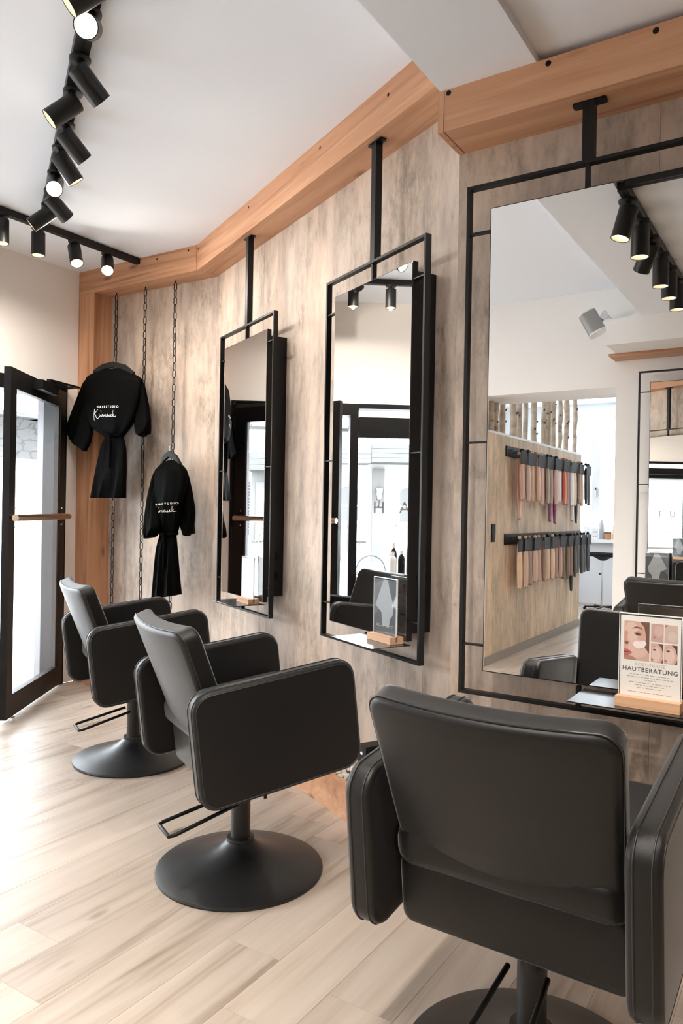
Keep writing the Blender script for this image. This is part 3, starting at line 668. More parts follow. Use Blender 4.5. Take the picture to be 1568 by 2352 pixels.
for t_, aim, lab, pw in ((-.62, (-.1, -.1, -1), 'added unseen spotlight on the slanting rail, just beyond the top edge', .6), (-.16, (-.50, -.50, -.58), 'topmost spotlight on the slanting rail, cut by the picture edge', 1), (.06, (.62, -.62, -.50), 'brightest glowing spotlight near the top of the slanting rail', .35),  # first lamp, beyond the top edge, is made up and out of view
                         (.34, (.12, .73, -.60), 'third spotlight down the slanting rail, turned to the mirrors', .32), (.58, (-.44, -.52, -.60), 'spotlight with lit rim on the slanting rail, tilted to the left', 1),
                         (.86, (.12, .73, -.62), 'spotlight at the middle of the slanting rail, turned to the mirrors', .32), (1.09, (.22, .52, -.72), 'spotlight just above the lower glowing one on the slanting rail', .32),
                         (1.37, (.62, -.50, -.60), 'lower glowing spotlight on the slanting rail', .35), (1.60, (.10, .80, -.58), 'second last spotlight on the slanting rail, turned right', .32), (1.80, (-.50, -.50, -.58), 'last spotlight on the slanting rail, by the rail crossing', 1)):
    p = T0 + TD * t_; make_spot((p.x, p.y, ZH - .0385), aim, lab, Lg, pw)
for y_, aim, lab, *pw in ((3.20, (.52, -.42, -.74), 'glowing spotlight on the street rail nearest the corner post', .26), (2.95, (.42, -.15, -.86), 'tilted spotlight second from the corner on the street rail'), (2.70, (.02, 0, -1), 'upright spotlight on the street rail behind the rail crossing'),
                     (2.47, (.02, 0, -1), 'upright spotlight on the street rail nearest the left edge'), (2.20, (.02, 0, -1), 'upright spotlight on the street rail seen at right in the middle mirror'), (1.4, (.3, 0, -.9), 'spotlight on the street rail over the shop window')):
    make_spot((-3.874, y_, ZH - .0385), aim, lab, 'spotlights on the street rail', pw[0] if pw else .24, R(176), .6)
for y_, aim, lab in ((1.10, (-.22, .12, -.95), 'nearest lit spotlight of the low rail, tilted, in the large mirror'), (.85, (0, .02, -1), 'second upright lit spotlight of the low rail, in the large mirror'), (.62, (-.45, -.45, -.78), 'spotlight of the low rail tilted away, in the large mirror'),
                     (.36, (0, 0, -1), 'fourth upright spotlight of the low rail, in the large mirror'), (.12, (0, 0, -1), 'fifth upright spotlight of the low rail, in the large mirror'), (-.13, (0, 0, -1), 'sixth spotlight of the low rail, at the large mirror edge')):
    make_spot((-.700, y_, ZL - .0385), aim, lab, 'spotlights on the low rail', .85)
for x_, aim, lab in ((-.15, (0, .05, -1), 'spotlight on the crossing low rail, beside the rail corner'), (.5, (0, 0, -1), 'spotlight on the crossing low rail, out to the right')):
    make_spot((x_, 1.225, ZL - .0385), aim, lab, 'spotlights on the crossing low rail', .85)

# =================================================================== CHAINS
LK = .056; LWD = .027; WR = .0036
def link_mesh():
    pts = []; h = LK / 2 - LWD / 2 + .0; r_ = LWD / 2 - WR
    for k in range(7): a = PI * k / 6; pts.append((r_ * math.cos(a), 0, h + r_ * math.sin(a)))
    for k in range(7): a = PI + PI * k / 6; pts.append((r_ * math.cos(a), 0, -h + r_ * math.sin(a)))
    return MB().tube(pts, WR, 6, True)
first_link = None
def chain(x_, y_, ztop, zbot, label):
    global first_link
    t = empty('hanging_chain', (x_, y_, zbot)); tag(t, label, 'chain', 'chains hanging from the oak beam')
    step = LK - 2 * WR * 1.15; z_ = ztop - LK / 2 - .012; k = 0
    MB().tube([(0, 0, ztop - zbot - .0005), (0, 0, ztop - zbot - .014)], .004, 8).build('ceiling_eye', M['chain'], t, 50)
    while z_ > zbot + LK / 2:
        if first_link is None: o = link_mesh().build('link', M['chain'], t, 60); first_link = o.data
        else: o = bpy.data.objects.new('link', first_link); COL.objects.link(o); o.parent = t
        o.location = (0, 0, z_ - zbot); o.rotation_euler = (0, 0, R(12) + (PI / 2 if k % 2 else 0)); z_ -= step; k += 1
    return t
chain(-4.177, 3.535, ZB, .13, 'dark chain nearest the oak corner post, carrying the higher robe')
chain(-3.889, 3.535, ZB, .13, 'dark chain in the middle, with nothing hung on it')
chain(-3.612, 3.540, ZB, .13, 'dark chain nearest the mirrors, carrying the lower robe')

# =================================================================== ROBES
def loft(secs, thick, n=36, folds=5, amp=.012, seed=0, sub=5, cap=True):
    """secs: ((x,z),(x,z),y) left/right ends; closed tube of flattened sections with folds running along it."""
    rr = random.Random(seed); ph = [rr.random() * 6.28 for _ in range(4)]
    S = []
    m = len(secs)
    for i in range(m - 1):
        (a0, b0, y0_), (a1, b1, y1_) = secs[i], secs[i + 1]
        for j in range(sub):
            f = j / sub; f2 = f
            S.append(([a0[k] + (a1[k] - a0[k]) * f2 for k in (0, 1)], [b0[k] + (b1[k] - b0[k]) * f2 for k in (0, 1)], y0_ + (y1_ - y0_) * f2, (i + f) / (m - 1)))
    S.append((list(secs[-1][0]), list(secs[-1][1]), secs[-1][2], 1.0))
    # smooth the section ends a little
    for _ in range(2):
        T = [S[0]] + [([(S[i - 1][0][k] + 2 * S[i][0][k] + S[i + 1][0][k]) / 4 for k in (0, 1)], [(S[i - 1][1][k] + 2 * S[i][1][k] + S[i + 1][1][k]) / 4 for k in (0, 1)], (S[i - 1][2] + 2 * S[i][2] + S[i + 1][2]) / 4, S[i][3]) for i in range(1, len(S) - 1)] + [S[-1]]; S = T
    rs = []
    for a, b_, y_, f in S:
        th = thick(f) if callable(thick) else thick; am = amp(f) if callable(amp) else amp; ring = []
        for k in range(n):
            an = 2 * PI * k / n; c, s_ = math.cos(an), math.sin(an)
            u = .5 - .5 * c; px = a[0] + (b_[0] - a[0]) * u; pz = a[1] + (b_[1] - a[1]) * u
            e = abs(s_) ** .7 * (1 if s_ > 0 else -1)
            fo = am * (math.sin(folds * PI * u + ph[0] + 1.5 * f) + .5 * math.sin(folds * 2.3 * PI * u + ph[1] - 2 * f)) * abs(s_)
            ring.append((px, y_ - e * th / 2 + fo, pz))
        rs.append(ring)
    return MB().rings(rs, cap0=cap, cap1=cap)
def robe(parts, hang, chain_p, label, text_at, ts, rot_txt, seed):
    cx, cz = hang; yc = chain_p[1]
    t = empty('robe', (cx, parts['y'], parts['hem'])); tag(t, label, 'robe', 'black robes on hangers')
    org = Vector(t.location)
    L_ = lambda mb: mb.xf(lambda p: p - org)
    body = L_(loft(parts['body'], lambda f: .05 + .06 * math.sin(PI * min(1, f * 1.0)) ** .7, 44, 4, lambda f: .002 + .012 * f * f, seed)).build('bodice', M['cloth'], t, 70)
    L_(loft(parts['skirt'], lambda f: .05 + .06 * f, 48, 5, lambda f: .006 + .010 * f, seed + 1)).build('skirt', M['cloth'], t, 70)
    for k in ('ls', 'rs'): L_(loft(parts[k], lambda f: .045 + .035 * f, 32, 3, lambda f: .003 + .006 * f, seed + 2)).build('sleeve', M['cloth'], t, 70)
    # belt
    (a, b_, yb) = parts['skirt'][0]; w0 = (b_[0] - a[0]); zz = (a[1] + b_[1]) / 2
    pts = [((a[0] + b_[0]) / 2 + (w0 / 2 + .006) * math.cos(q_), yb + .036 * math.sin(q_), zz + .004 * math.sin(q_ * 2)) for q_ in [2 * PI * i / 24 for i in range(24)]]
    bt = L_(MB().tube(pts, .011, 8, True)).build('belt', M['cloth'], t, 70)
    mx_ = (a[0] + b_[0]) / 2 + .01
    L_(MB().tube([(mx_ - .03, yb - .05, zz), (mx_, yb - .056, zz - .004), (mx_ + .012, yb - .052, zz - .06), (mx_ + .006, yb - .05, zz - .22)], [.012, .014, .010, .008], 8)).build('belt_end', M['cloth'], bt, 70)
    # lettering projected on the cloth
    bm = BVHTree.FromPolygons([tuple(v.co) for v in body.data.vertices], [tuple(p.vertices) for p in body.data.polygons])
    def project(vs, fs, name, ox, oz):
        out = []
        for p in vs:
            x_, z_ = text_at[0] + ox + p[0] * math.cos(rot_txt), text_at[1] + oz + p[1] + p[0] * math.sin(rot_txt)
            h_ = bm.ray_cast(Vector((x_ - org.x, -1.0, z_ - org.z)), Vector((0, 1, 0)))
            yy = (h_[0].y if h_[0] else -.05) - .0016; out.append((x_ - org.x, yy, z_ - org.z))
        MB().add(out, fs).build(name, M['print_white'], body)
    vs, fs = text_mesh('HAARSTUDIO', .021 * ts, .0004, spacing=1.9); project(vs, fs, 'letter_print', .02 * ts, .036 * ts)
    vs, fs = script(.0185 * ts, .0027 * ts); project([(p[0] - .105 * ts, p[1], 0) for p in vs], fs, 'script_print', 0, -.030 * ts)
    # hanger
    hg = empty('hanger', (0, 0, 0)); hg.parent = t
    ly = parts['body'][1][2]; l0, r0 = parts['body'][1][0], parts['body'][1][1]; top = (cx, cz)
    pts = [Vector((l0[0] + .02, ly, l0[1] + .004)), Vector(((l0[0] + top[0]) / 2, ly, (l0[1] + top[1]) / 2 + .012)), Vector((top[0], ly, top[1] - .008)), Vector(((r0[0] + top[0]) / 2, ly, (r0[1] + top[1]) / 2 + .012)), Vector((r0[0] - .02, ly, r0[1] + .004))]
    mb = MB().rings([[p + Vector((0, a_, b2)) for a_, b2 in ((-.011, -.020), (.011, -.020), (.011, .016), (-.011, .016))] for p in pts]); L_(mb).build('shoulder_bar', M['plasticblack'], hg, 50)
    hk = [Vector((top[0], ly, top[1])), Vector((top[0], ly, top[1] + .03))] + [Vector((top[0] + (chain_p[0] - top[0]) * s_ + .0, ly + (yc - ly) * s_, top[1] + .03 + .034 * math.sin(PI * s_ * .85))) for s_ in (.25, .5, .75, 1.0)]
    L_(MB().tube(hk, .0022, 8)).build('hook', M['chrome'], hg, 60)
    return t
robe(dict(y=3.40, hem=1.302, body=[((-4.134, 2.176), (-3.968, 2.171), 3.42), ((-4.269, 2.160), (-3.835, 2.116), 3.415), ((-4.317, 2.132), (-3.762, 2.080), 3.405), ((-4.323, 2.039), (-3.767, 1.990), 3.400), ((-4.306, 1.917), (-3.794, 1.896), 3.395), ((-4.275, 1.835), (-3.814, 1.831), 3.390), ((-4.213, 1.772), (-3.854, 1.771), 3.390), ((-4.128, 1.732), (-3.927, 1.730), 3.400), ((-4.105, 1.715), (-3.946, 1.714), 3.405)],
          skirt=[((-4.105, 1.725), (-3.942, 1.724), 3.405), ((-4.148, 1.653), (-3.901, 1.635), 3.400), ((-4.196, 1.486), (-3.897, 1.482), 3.400), ((-4.219, 1.377), (-3.903, 1.377), 3.400), ((-4.229, 1.302), (-3.907, 1.304), 3.400)],
          ls=[((-4.273, 2.140), (-4.231, 2.002), 3.400), ((-4.327, 2.110), (-4.245, 1.903), 3.395), ((-4.379, 2.010), (-4.237, 1.813), 3.390), ((-4.433, 1.892), (-4.223, 1.752), 3.380), ((-4.463, 1.807), (-4.228, 1.682), 3.370), ((-4.466, 1.769), (-4.265, 1.619), 3.360)],
          rs=[((-3.802, 2.100), (-3.840, 1.977), 3.41), ((-3.757, 2.049), (-3.849, 1.912), 3.42), ((-3.731, 1.925), (-3.859, 1.847), 3.43), ((-3.708, 1.820), (-3.849, 1.780), 3.43), ((-3.713, 1.773), (-3.835, 1.729), 3.43), ((-3.740, 1.737), (-3.787, 1.708), 3.43)]),
     (-4.045, 2.215), (-4.177, 3.535), 'black satin robe hung high beside the oak post', (-4.04, 1.872), 1.0, R(-3), 3)
robe(dict(y=3.43, hem=.653, body=[((-3.590, 1.537), (-3.493, 1.553), 3.45), ((-3.637, 1.504), (-3.424, 1.510), 3.445), ((-3.657, 1.481), (-3.387, 1.477), 3.44), ((-3.651, 1.387), (-3.374, 1.377), 3.43), ((-3.624, 1.265), (-3.412, 1.267), 3.42), ((-3.609, 1.153), (-3.428, 1.158), 3.42), ((-3.595, 1.084), (-3.458, 1.093), 3.43), ((-3.587, 1.066), (-3.466, 1.074), 3.43)],
          skirt=[((-3.590, 1.075), (-3.463, 1.083), 3.43), ((-3.611, .976), (-3.440, .975), 3.42), ((-3.623, .827), (-3.425, .839), 3.42), ((-3.640, .653), (-3.411, .698), 3.42)],
          ls=[((-3.627, 1.499), (-3.605, 1.387), 3.43), ((-3.645, 1.461), (-3.602, 1.330), 3.41), ((-3.666, 1.320), (-3.579, 1.247), 3.39), ((-3.668, 1.180), (-3.543, 1.164), 3.37), ((-3.663, 1.106), (-3.528, 1.119), 3.36), ((-3.647, 1.044), (-3.576, 1.063), 3.36)],
          rs=[((-3.432, 1.502), (-3.461, 1.378), 3.46), ((-3.403, 1.461), (-3.469, 1.314), 3.47), ((-3.379, 1.360), (-3.480, 1.240), 3.48), ((-3.357, 1.228), (-3.486, 1.175), 3.49), ((-3.365, 1.159), (-3.472, 1.119), 3.49), ((-3.379, 1.094), (-3.426, 1.065), 3.49)]),
     (-3.545, 1.60), (-3.612, 3.540), 'black satin robe hung low, beside the farthest mirror', (-3.515, 1.238), .82, R(4), 9)

# =================================================================== THE ROOM BEHIND (seen in the large mirror)
XP = -2.31
pn = struct(empty('wall_divider', (XP, -2.85, 0)))
MB().box(-.10, -.006, -1.38, 1.392, 0, 1.905).build('core', M['plaster'], pn)
yy = 1.392; k = 0
while yy > -1.38 + .01:
    y2 = max(yy - .19, -1.38); MB().box(-.007, 0, y2 + .0005, yy - .0005, 0, 1.905).build('divider_board', M['concrete2'], pn); yy = y2
MB().box(-.105, .004, -1.385, 1.394, 1.905, 1.925).build('cap', M['white'], pn)
MB().box(0, .014, -1.38, 1.392, 0, .07).build('skirting', M['doorgrey'] if False else plain('taupe_skirting', (.30, .26, .22), .5), pn)
sw = tag(empty('power_socket', (XP + .0005, -1.585, 1.08)), 'black double socket on the grey divider wall', 'socket')
MB().box(0, .010, -.038, .038, -.075, .075).build('plate', M['plasticblack'], sw)
for z_ in (-.037, .037): MB().lathe([(0, .0), (.022, 0), (.022, .0035), (.018, .0035), (.018, .001), (0, .001)], 18).xf(lambda p, z_=z_: Vector((.010 + p.z, p.x, z_ + p.y))).build('socket_ring', M['steel'], sw, 40)
# birch trunks
def birch():
    m, nt, b = nmat('birch_bark'); tc = N(nt, 'ShaderNodeTexCoord'); oi = N(nt, 'ShaderNodeObjectInfo')
    off = N(nt, 'ShaderNodeVectorMath', operation='MULTIPLY_ADD'); off.inputs[1].default_value = (11, 13, 17); cmb = N(nt, 'ShaderNodeCombineXYZ')
    for i in range(3): nt.links.new(oi.outputs['Random'], cmb.inputs[i])
    nt.links.new(cmb.outputs[0], off.inputs[0]); nt.links.new(tc.outputs['Object'], off.inputs[2])
    mp = N(nt, 'ShaderNodeMapping'); mp.inputs['Scale'].default_value = (7, 7, 16); nt.links.new(off.outputs[0], mp.inputs[0])
    no = N(nt, 'ShaderNodeTexNoise'); no.inputs['Scale'].default_value = 1; no.inputs['Detail'].default_value = 4; nt.links.new(mp.outputs[0], no.inputs['Vector'])
    r = ramp(nt, [(.30, (.07, .05, .04)), (.36, (.40, .31, .23)), (.7, (.58, .48, .38))]); nt.links.new(no.outputs[0], r.inputs[0]); nt.links.new(r.outputs[0], b.inputs['Base Color']); b.inputs['Roughness'].default_value = .8
    return m
M['birch'] = birch(); rb = random.Random(5)
ords = ['first', 'second', 'third', 'fourth', 'fifth', 'sixth', 'seventh', 'eighth', 'ninth', 'tenth', 'eleventh', 'twelfth', 'thirteenth', 'fourteenth', 'fifteenth', 'sixteenth', 'seventeenth', 'eighteenth', 'nineteenth', 'twentieth']
for i, y_ in enumerate((-1.63, -1.745, -1.905, -2.155, -2.31, -2.49, -2.73, -3.01, -3.14, -3.32, -3.57, -3.80, -4.12)):
    r_ = rb.uniform(.023, .032); lean = rb.uniform(-.02, .02)
    t = empty('birch_trunk', (XP - .05, y_, 1.9255)); tag(t, f'birch trunk on the divider wall, {ords[i]} from the passage edge', 'birch trunk', 'birch trunks standing on the divider')
    pts = [(rb.uniform(-.006, .006), lean * j / 7 + rb.uniform(-.006, .006), .872 * j / 7) for j in range(8)]
    tk = MB().tube(pts, [r_ * rb.uniform(.93, 1.07) for _ in pts], 12).build('trunk', M['birch'], t, 60)
    for j in range(3):
        z_ = rb.uniform(.08, .5); a_ = rb.uniform(-1.2, 1.2)
        MB().tube([(r_ * .8 * math.cos(a_), r_ * .8 * math.sin(a_), z_), (r_ * 1.25 * math.cos(a_), r_ * 1.25 * math.sin(a_), z_ + .012)], [.010, .006], 7).build('knot', M['soil'], tk, 60)
# hair swatches on two black rails
hm = {}
def hair_mat(c):
    if c in hm: return hm[c]
    m, nt, b = nmat('hair_%02d' % len(hm)); tc = N(nt, 'ShaderNodeTexCoord'); mp = N(nt, 'ShaderNodeMapping'); mp.inputs['Scale'].default_value = (260, 260, 3)
    nt.links.new(tc.outputs['Object'], mp.inputs[0]); no = N(nt, 'ShaderNodeTexNoise'); no.inputs['Scale'].default_value = 1; nt.links.new(mp.outputs[0], no.inputs['Vector'])
    r = ramp(nt, [(.3, tuple(x_ * .72 for x_ in c)), (.7, tuple(min(1, x_ * 1.18) for x_ in c))]); nt.links.new(no.outputs[0], r.inputs[0]); nt.links.new(r.outputs[0], b.inputs['Base Color']); b.inputs['Roughness'].default_value = .42
    hm[c] = m; return m
rh = random.Random(21)
def swatch(y_, ztop, L, wd, c, label, group, card=True, x_=.045):
    t = empty('hair_swatch', (XP + x_, y_, ztop)); tag(t, label, 'hair swatch', group)
    n = 18; rs = []
    for k_, (f, ws) in enumerate(((0, .55), (.12, .8), (.45, 1.0), (.8, .98), (1.0, .9))):
        rs.append([(.016 * ws * math.sin(2 * PI * i / n) * (1.15 if f < .9 else .8) + .01 * f, wd / 2 * ws * math.cos(2 * PI * i / n) * (1 + .05 * math.sin(5 * i)), -.03 - (L - .03) * f + (.012 * math.sin(9 * i) if f == 1 else 0)) for i in range(n)])
    MB().rings(rs[::-1]).build('strand_bundle', hair_mat(c), t, 60)
    if card: MB().box(.018, .021, -wd * .62, wd * .62, -.11, .0).build('name_card', M['plasticblack'], t)
    MB().tube([(-.015, 0, .0), (0, 0, .012), (.012, 0, -.03)], .004, 6).build('clip', M['steel'], t, 60)
    MB().lathe([(0, -.004), (.014, 0), (.018, .012), (.012, .024), (0, .028)], 10).build('hair_bobble', hair_mat(c) if rh.random() < .6 else M['steel'], t, 60)
for z_, nm in ((1.79, 'upper'), (1.03, 'lower')):
    o = tag(empty('swatch_rail', (XP, -3.0, z_)), f'{nm} black rail for hair swatches on the divider wall', 'rail')
    MB().box(.001, .015, -1.22, 1.155, -.055, .035).build('rail_board', M['plasticblack'], o)
    for k in range(12): MB().tube([(.015, 1.1 - .2 * k, .0), (.04, 1.1 - .2 * k, -.004), (.046, 1.1 - .2 * k, .010)], .0035, 6).build('hook', M['steel'], o, 60)
blond, sand, rose, brown, dk, blk, red, vio, wht = (.82, .56, .36), (.70, .46, .31), (.64, .38, .29), (.30, .17, .10), (.10, .06, .045), (.012, .011, .011), (.58, .09, .03), (.30, .04, .14), (.80, .74, .70)
up_c = [rose, (.56, .40, .31), (.70, .41, .25), sand, rose, (.33, .22, .15), (.36, .24, .17), rose, wht, red, (.50, .26, .18), wht, blond, (.36, .24, .17), sand, blk, blk]
lo_c = [blond, sand, (.34, .21, .15), sand, rose, (.40, .25, .18), blond, blond, (.44, .27, .19), rose, (.20, .13, .09), brown, (.19, .11, .07), dk, (.05, .035, .03), blk, blk, blk]
cname = {blond: 'honey blonde', sand: 'sand blonde', rose: 'rose brown', brown: 'brown', dk: 'dark brown', blk: 'black', red: 'copper red', vio: 'violet', wht: 'platinum'}
for i, c in enumerate(up_c):
    y_ = -2.02 - i * .136; L = rh.uniform(.41, .45)
    swatch(y_, 1.785, L, rh.choice((.07, .085, .105, .12)), c, f"{cname.get(c, 'light brown')} hair swatch on the upper rail, {ords[i]} from the passage edge", 'hair swatches on the upper rail', True, .084 + .010 * (i % 2))
for i, c in enumerate(lo_c):
    y_ = -2.00 - i * .129; L = rh.uniform(.39, .43)
    swatch(y_, 1.025, L, rh.choice((.07, .085, .105, .12)), c, f"{cname.get(c, 'light brown')} hair swatch on the lower rail, {ords[i]} from the passage edge", 'hair swatches on the lower rail', True, .084 + .010 * (i % 2))
for y_, z_, c, L, lab in ((-2.06, 1.76, rose, .56, 'long copper brown hair swatch behind the upper row at the passage end'), (-2.95, 1.76, (.30, .13, .20), .58, 'long lilac hair swatch behind the upper row'), (-3.10, 1.76, vio, .60, 'long violet hair swatch behind the upper row'), (-3.70, 1.76, wht, .58, 'long platinum hair swatch behind the upper row'), (-3.86, 1.76, blk, .60, 'long black hair swatch behind the upper row'), (-3.72, 1.0, blk, .56, 'long black hair swatch behind the lower row')):
    swatch(y_, z_, L, .07, c, lab, 'long hair swatches behind the rows', False, .044)
# tray stand
st = tag(empty('tray_stand', (-2.43, -5.78, 0)), 'black salon tray on a chrome stand before the rear window', 'stand')
MB().rings([[(p[0], p[1], z_) for p in rrect(.21 * s_, .15 * s_, .05 * s_, 5)] for z_, s_ in ((.700, .90), (.712, 1.0), (.745, 1.02), (.745, .97), (.722, .94))]).build('tray', M['plasticblack'], st, 40)
MB().lathe([(.03, .645), (.05, .655), (.13, .699), (.0, .6995)][0:4], 24).build('tray_support', M['plasticblack'], st, 40)
MB().tube([(0, 0, .03), (0, 0, .50)], .016, 14).build('lower_pole', M['chrome'], st, 40); MB().tube([(0, 0, .50), (0, 0, .66)], .011, 14).build('upper_pole', M['chrome'], st, 40)
MB().tube([(-.016, 0, .47), (-.045, 0, .47)], [.006, .012], 8).build('clamp_knob', M['plasticblack'], st, 50)
for k in range(5):
    a_ = 2 * PI * k / 5 + .3; MB().bar((0, 0, .045), (.22 * math.cos(a_), .22 * math.sin(a_), .040), .03, .014).build('foot', M['steel'], st)
    MB().lathe([(0, 0), (.018, .004), (.022, .018), (.018, .032), (0, .034)], 12, (.215 * math.cos(a_), .215 * math.sin(a_), 0)).build('castor', M['plasticblack'], st, 40)
# bottles on the rear window sill
def bottle(x_, y_, z_, r_, h, mat, label, pump=True, group='bottles on the rear window sill', cap='white'):
    t = tag(empty('bottle', (x_, y_, z_)), label, 'bottle', group)
    MB().lathe([(0, 0), (r_ * .95, 0), (r_, .006), (r_, h * .62), (r_ * .8, h * .74), (r_ * .35, h * .82), (r_ * .35, h * .86), (0, h * .86)], 20).build('body', mat, t, 40)
    if pump:
        MB().tube([(0, 0, h * .86), (0, 0, h), (0, -r_ * .9, h)], [.008, .007, .005], 8).build('pump', M[cap], t, 50)
    else: MB().lathe([(0, h * .84), (r_ * .42, h * .84), (r_ * .42, h), (0, h)], 16).build('cap', M[cap], t, 40)
ys = ye + .12; zs = .9055
gw = plain('grey_bottle', (.45, .46, .48), .35); am = plain('amber_bottle', (.72, .55, .33), .3)
bottle(-2.80, ys, zs, .034, .24, M['white'], 'small white dropper bottle at the left of the rear sill')
bottle(-2.70, ys, zs, .040, .30, M['white'], 'tall white spray bottle on the rear sill')
bottle(-2.585, ys, zs, .042, .31, gw, 'grey pump bottle on the rear sill')
bottle(-2.40, ys, zs, .042, .28, am, 'amber bottle with grey cap on the rear sill', False, cap='doorgrey')
bottle(-2.33, ys + .02, zs, .026, .14, plain('brown_bottle', (.08, .05, .03), .3), 'small dark bottle at the passage side of the rear sill', False, cap='plasticblack')
for x_, h, lab in ((-2.765, .17, 'small white carton in front of the dropper bottle on the rear sill'), (-2.655, .15, 'small white carton in front of the spray bottle on the rear sill')):
    t = tag(empty('carton', (x_, ys + .07, zs)), lab, 'carton', 'cartons on the rear sill'); MB().box(-.036, .036, -.02, .02, 0, h).build('box', M['white'], t)
    for q_ in range(4): MB().box(-.026 + .03 * (q_ % 2), -.006 + .03 * (q_ % 2), .0201, .0206, .03 + .06 * (q_ // 2), .05 + .06 * (q_ // 2)).build('printed_mark', M['inkgrey'], t)
jr = tag(empty('jar', (-2.495, ys + .02, zs)), 'copper coloured jar with dark lid on the rear sill', 'jar')
MB().lathe([(0, 0), (.045, 0), (.047, .005), (.047, .085), (0, .085)], 22).build('body', plain('copper_jar', (.50, .25, .11), .35), jr, 40); MB().lathe([(0, .085), (.048, .085), (.048, .106), (0, .106)], 22).build('lid', M['soil'], jr, 40)
# loudspeaker on the opposite wall
sp = tag(empty('loudspeaker', (-1.41, -1.12, 2.605), rot=(R(6), R(-27), R(-12))), 'silver grey loudspeaker tilted on a white wall bracket', 'loudspeaker')
MB().rings([[(p[0], p[1], z_) for p in rrect(.062, .060, .045, 8)] for z_ in (-.078, .078)]).build('grille', M['speaker'], sp, 50)
for z_ in (-.088, .078): MB().rings([[(p[0], p[1], z_ + q_) for p in rrect(.061, .059, .044, 8)] for q_ in (.0005, .0095)]).build('end_cap', M['white'], sp, 50)
MB().bar((.062, -.01, .0), (.105, -.03, .03), .03, .04).tube([(.105, -.05, .035), (.105, -.01, .035)], .016, 12).bar((.105, -.03, .035), (.135, -.20, .0), .03, .03).build('wall_bracket', M['white'], sp)

# bottles on the shop window sill (seen in the middle mirror)
for i, (y_, x_, r_, h, mt, cp, lab) in enumerate(((2.085, -4.30, .026, .235, 'plasticblack', 'white', 'slim black spray can on the shop window sill'), (2.10, -4.24, .030, .17, 'white', 'white', 'round white bottle on the shop window sill'), (2.03, -4.26, .027, .18, 'plasticblack', 'white', 'black bottle with white cap on the shop window sill'), (1.96, -4.30, .028, .25, 'inkgrey', 'plasticblack', 'grey patterned bottle on the shop window sill'), (1.93, -4.24, .024, .16, 'white', 'plasticblack', 'white bottle with black cap on the shop window sill'))):
    bottle(x_, y_, .7655, r_, h, M[mt], lab, False, 'bottles on the shop window sill', cp)
# small black socket box standing by the trough
sb_ = tag(empty('socket_box', tuple(Bp(-2.575, .06, .235))), 'small black socket box low on the wall beside the middle chair', 'socket'); sb_.rotation_euler = (0, 0, -BETA)
MB().box(-.03, .03, -.05, .059, -.055, .055).build('housing', M['plasticblack'], sb_)
for z_ in (-.02, .025): MB().lathe([(0, 0), (.008, 0), (.008, .002), (0, .003)], 10).xf(lambda p, z_=z_: Vector((p.x, -.05 - p.z, z_ + p.y))).build('screw', M['chrome'], sb_, 40)

# =================================================================== OUTSIDE
pale = plain('pale_render', (.30, .297, .29), .9); grey = plain('weathered_grey_boards', (.062, .061, .059), .8, var=.15); lgrey = plain('light_grey_paint', (.095, .093, .091), .8); dgrey = plain('dark_grey', (.012, .012, .013), .6)
asph = plain('light_paving', (.45, .445, .435), .9, var=.1, vscale=3)
gr = MB().prism([(0, 0), (1, 0), (1, 1), (0, 1)], 0, 1); gr = MB()
gr.rings([[(XO, y_, .0), (XO, y_, -.3), (-40, y_, -.95), (-40, y_, -.5)] for y_ in (-30, 30)])
struct(gr.build('street_ground', asph))
# eave over the shop front
ev = struct(empty('eave', (XO, 0, 2.42)))
for k in range(40):
    y_ = -6 + k * .32
    MB().rings([[(0, y_ + a_, 0 + b2), (-1.25, y_ + a_, -.36 + b2)] for a_, b2 in ((.004, 0), (.316, 0), (.316, .03), (.004, .03))], True, False, False).xf(lambda p: p) if False else None
    vs = [(0, y_ + .004, 0), (0, y_ + .316, 0), (-1.25, y_ + .316, -.36), (-1.25, y_ + .004, -.36), (0, y_ + .004, .03), (0, y_ + .316, .03), (-1.25, y_ + .316, -.33), (-1.25, y_ + .004, -.33)]
    MB().add(vs, [(0, 1, 2, 3), (7, 6, 5, 4), (0, 4, 5, 1), (1, 5, 6, 2), (2, 6, 7, 3), (3, 7, 4, 0)]).build('eave_board', M['white'], ev)
MB().box(-1.29, -1.25, -6, 6.8, -.39, -.31).build('gutter', lgrey, ev)
# house across the street
HX = -20.0
hs = tag(empty('house', (HX, 0, -.5)), 'pale house across the street with grey boarded fascia, seen in the mirrors', 'house')
def hp(n, *b, m=pale, par=None): return MB().box(*b).build(n, m, par or hs)
hp('wall', -4, 0, -12, 2.2, -.1, 3.6); hp('wall', -4, -.6, 2.2, 3.4, -.1, 3.3); hp('wall', -4, 0, 3.4, 9.0, -.1, 3.3)
hp('column', .0, .12, .14, .48, -.1, 2.95, m=plain('column_grey', (.095, .093, .091), .9)); hp('plinth', .0, .16, -12, 2.2, -.1, .25, m=lgrey)
for k in range(4): hp('fascia_board', .0, 1.0, -12, .62, 3.08 + k * .127, 3.20 + k * .127, m=grey)
for k in range(4): MB().prism([(0, .63), (1.0, .63), (.1, 3.0), (0, 3.0)], 3.05 + k * .127, 3.17 + k * .127).build('fascia_board', lgrey, hs)
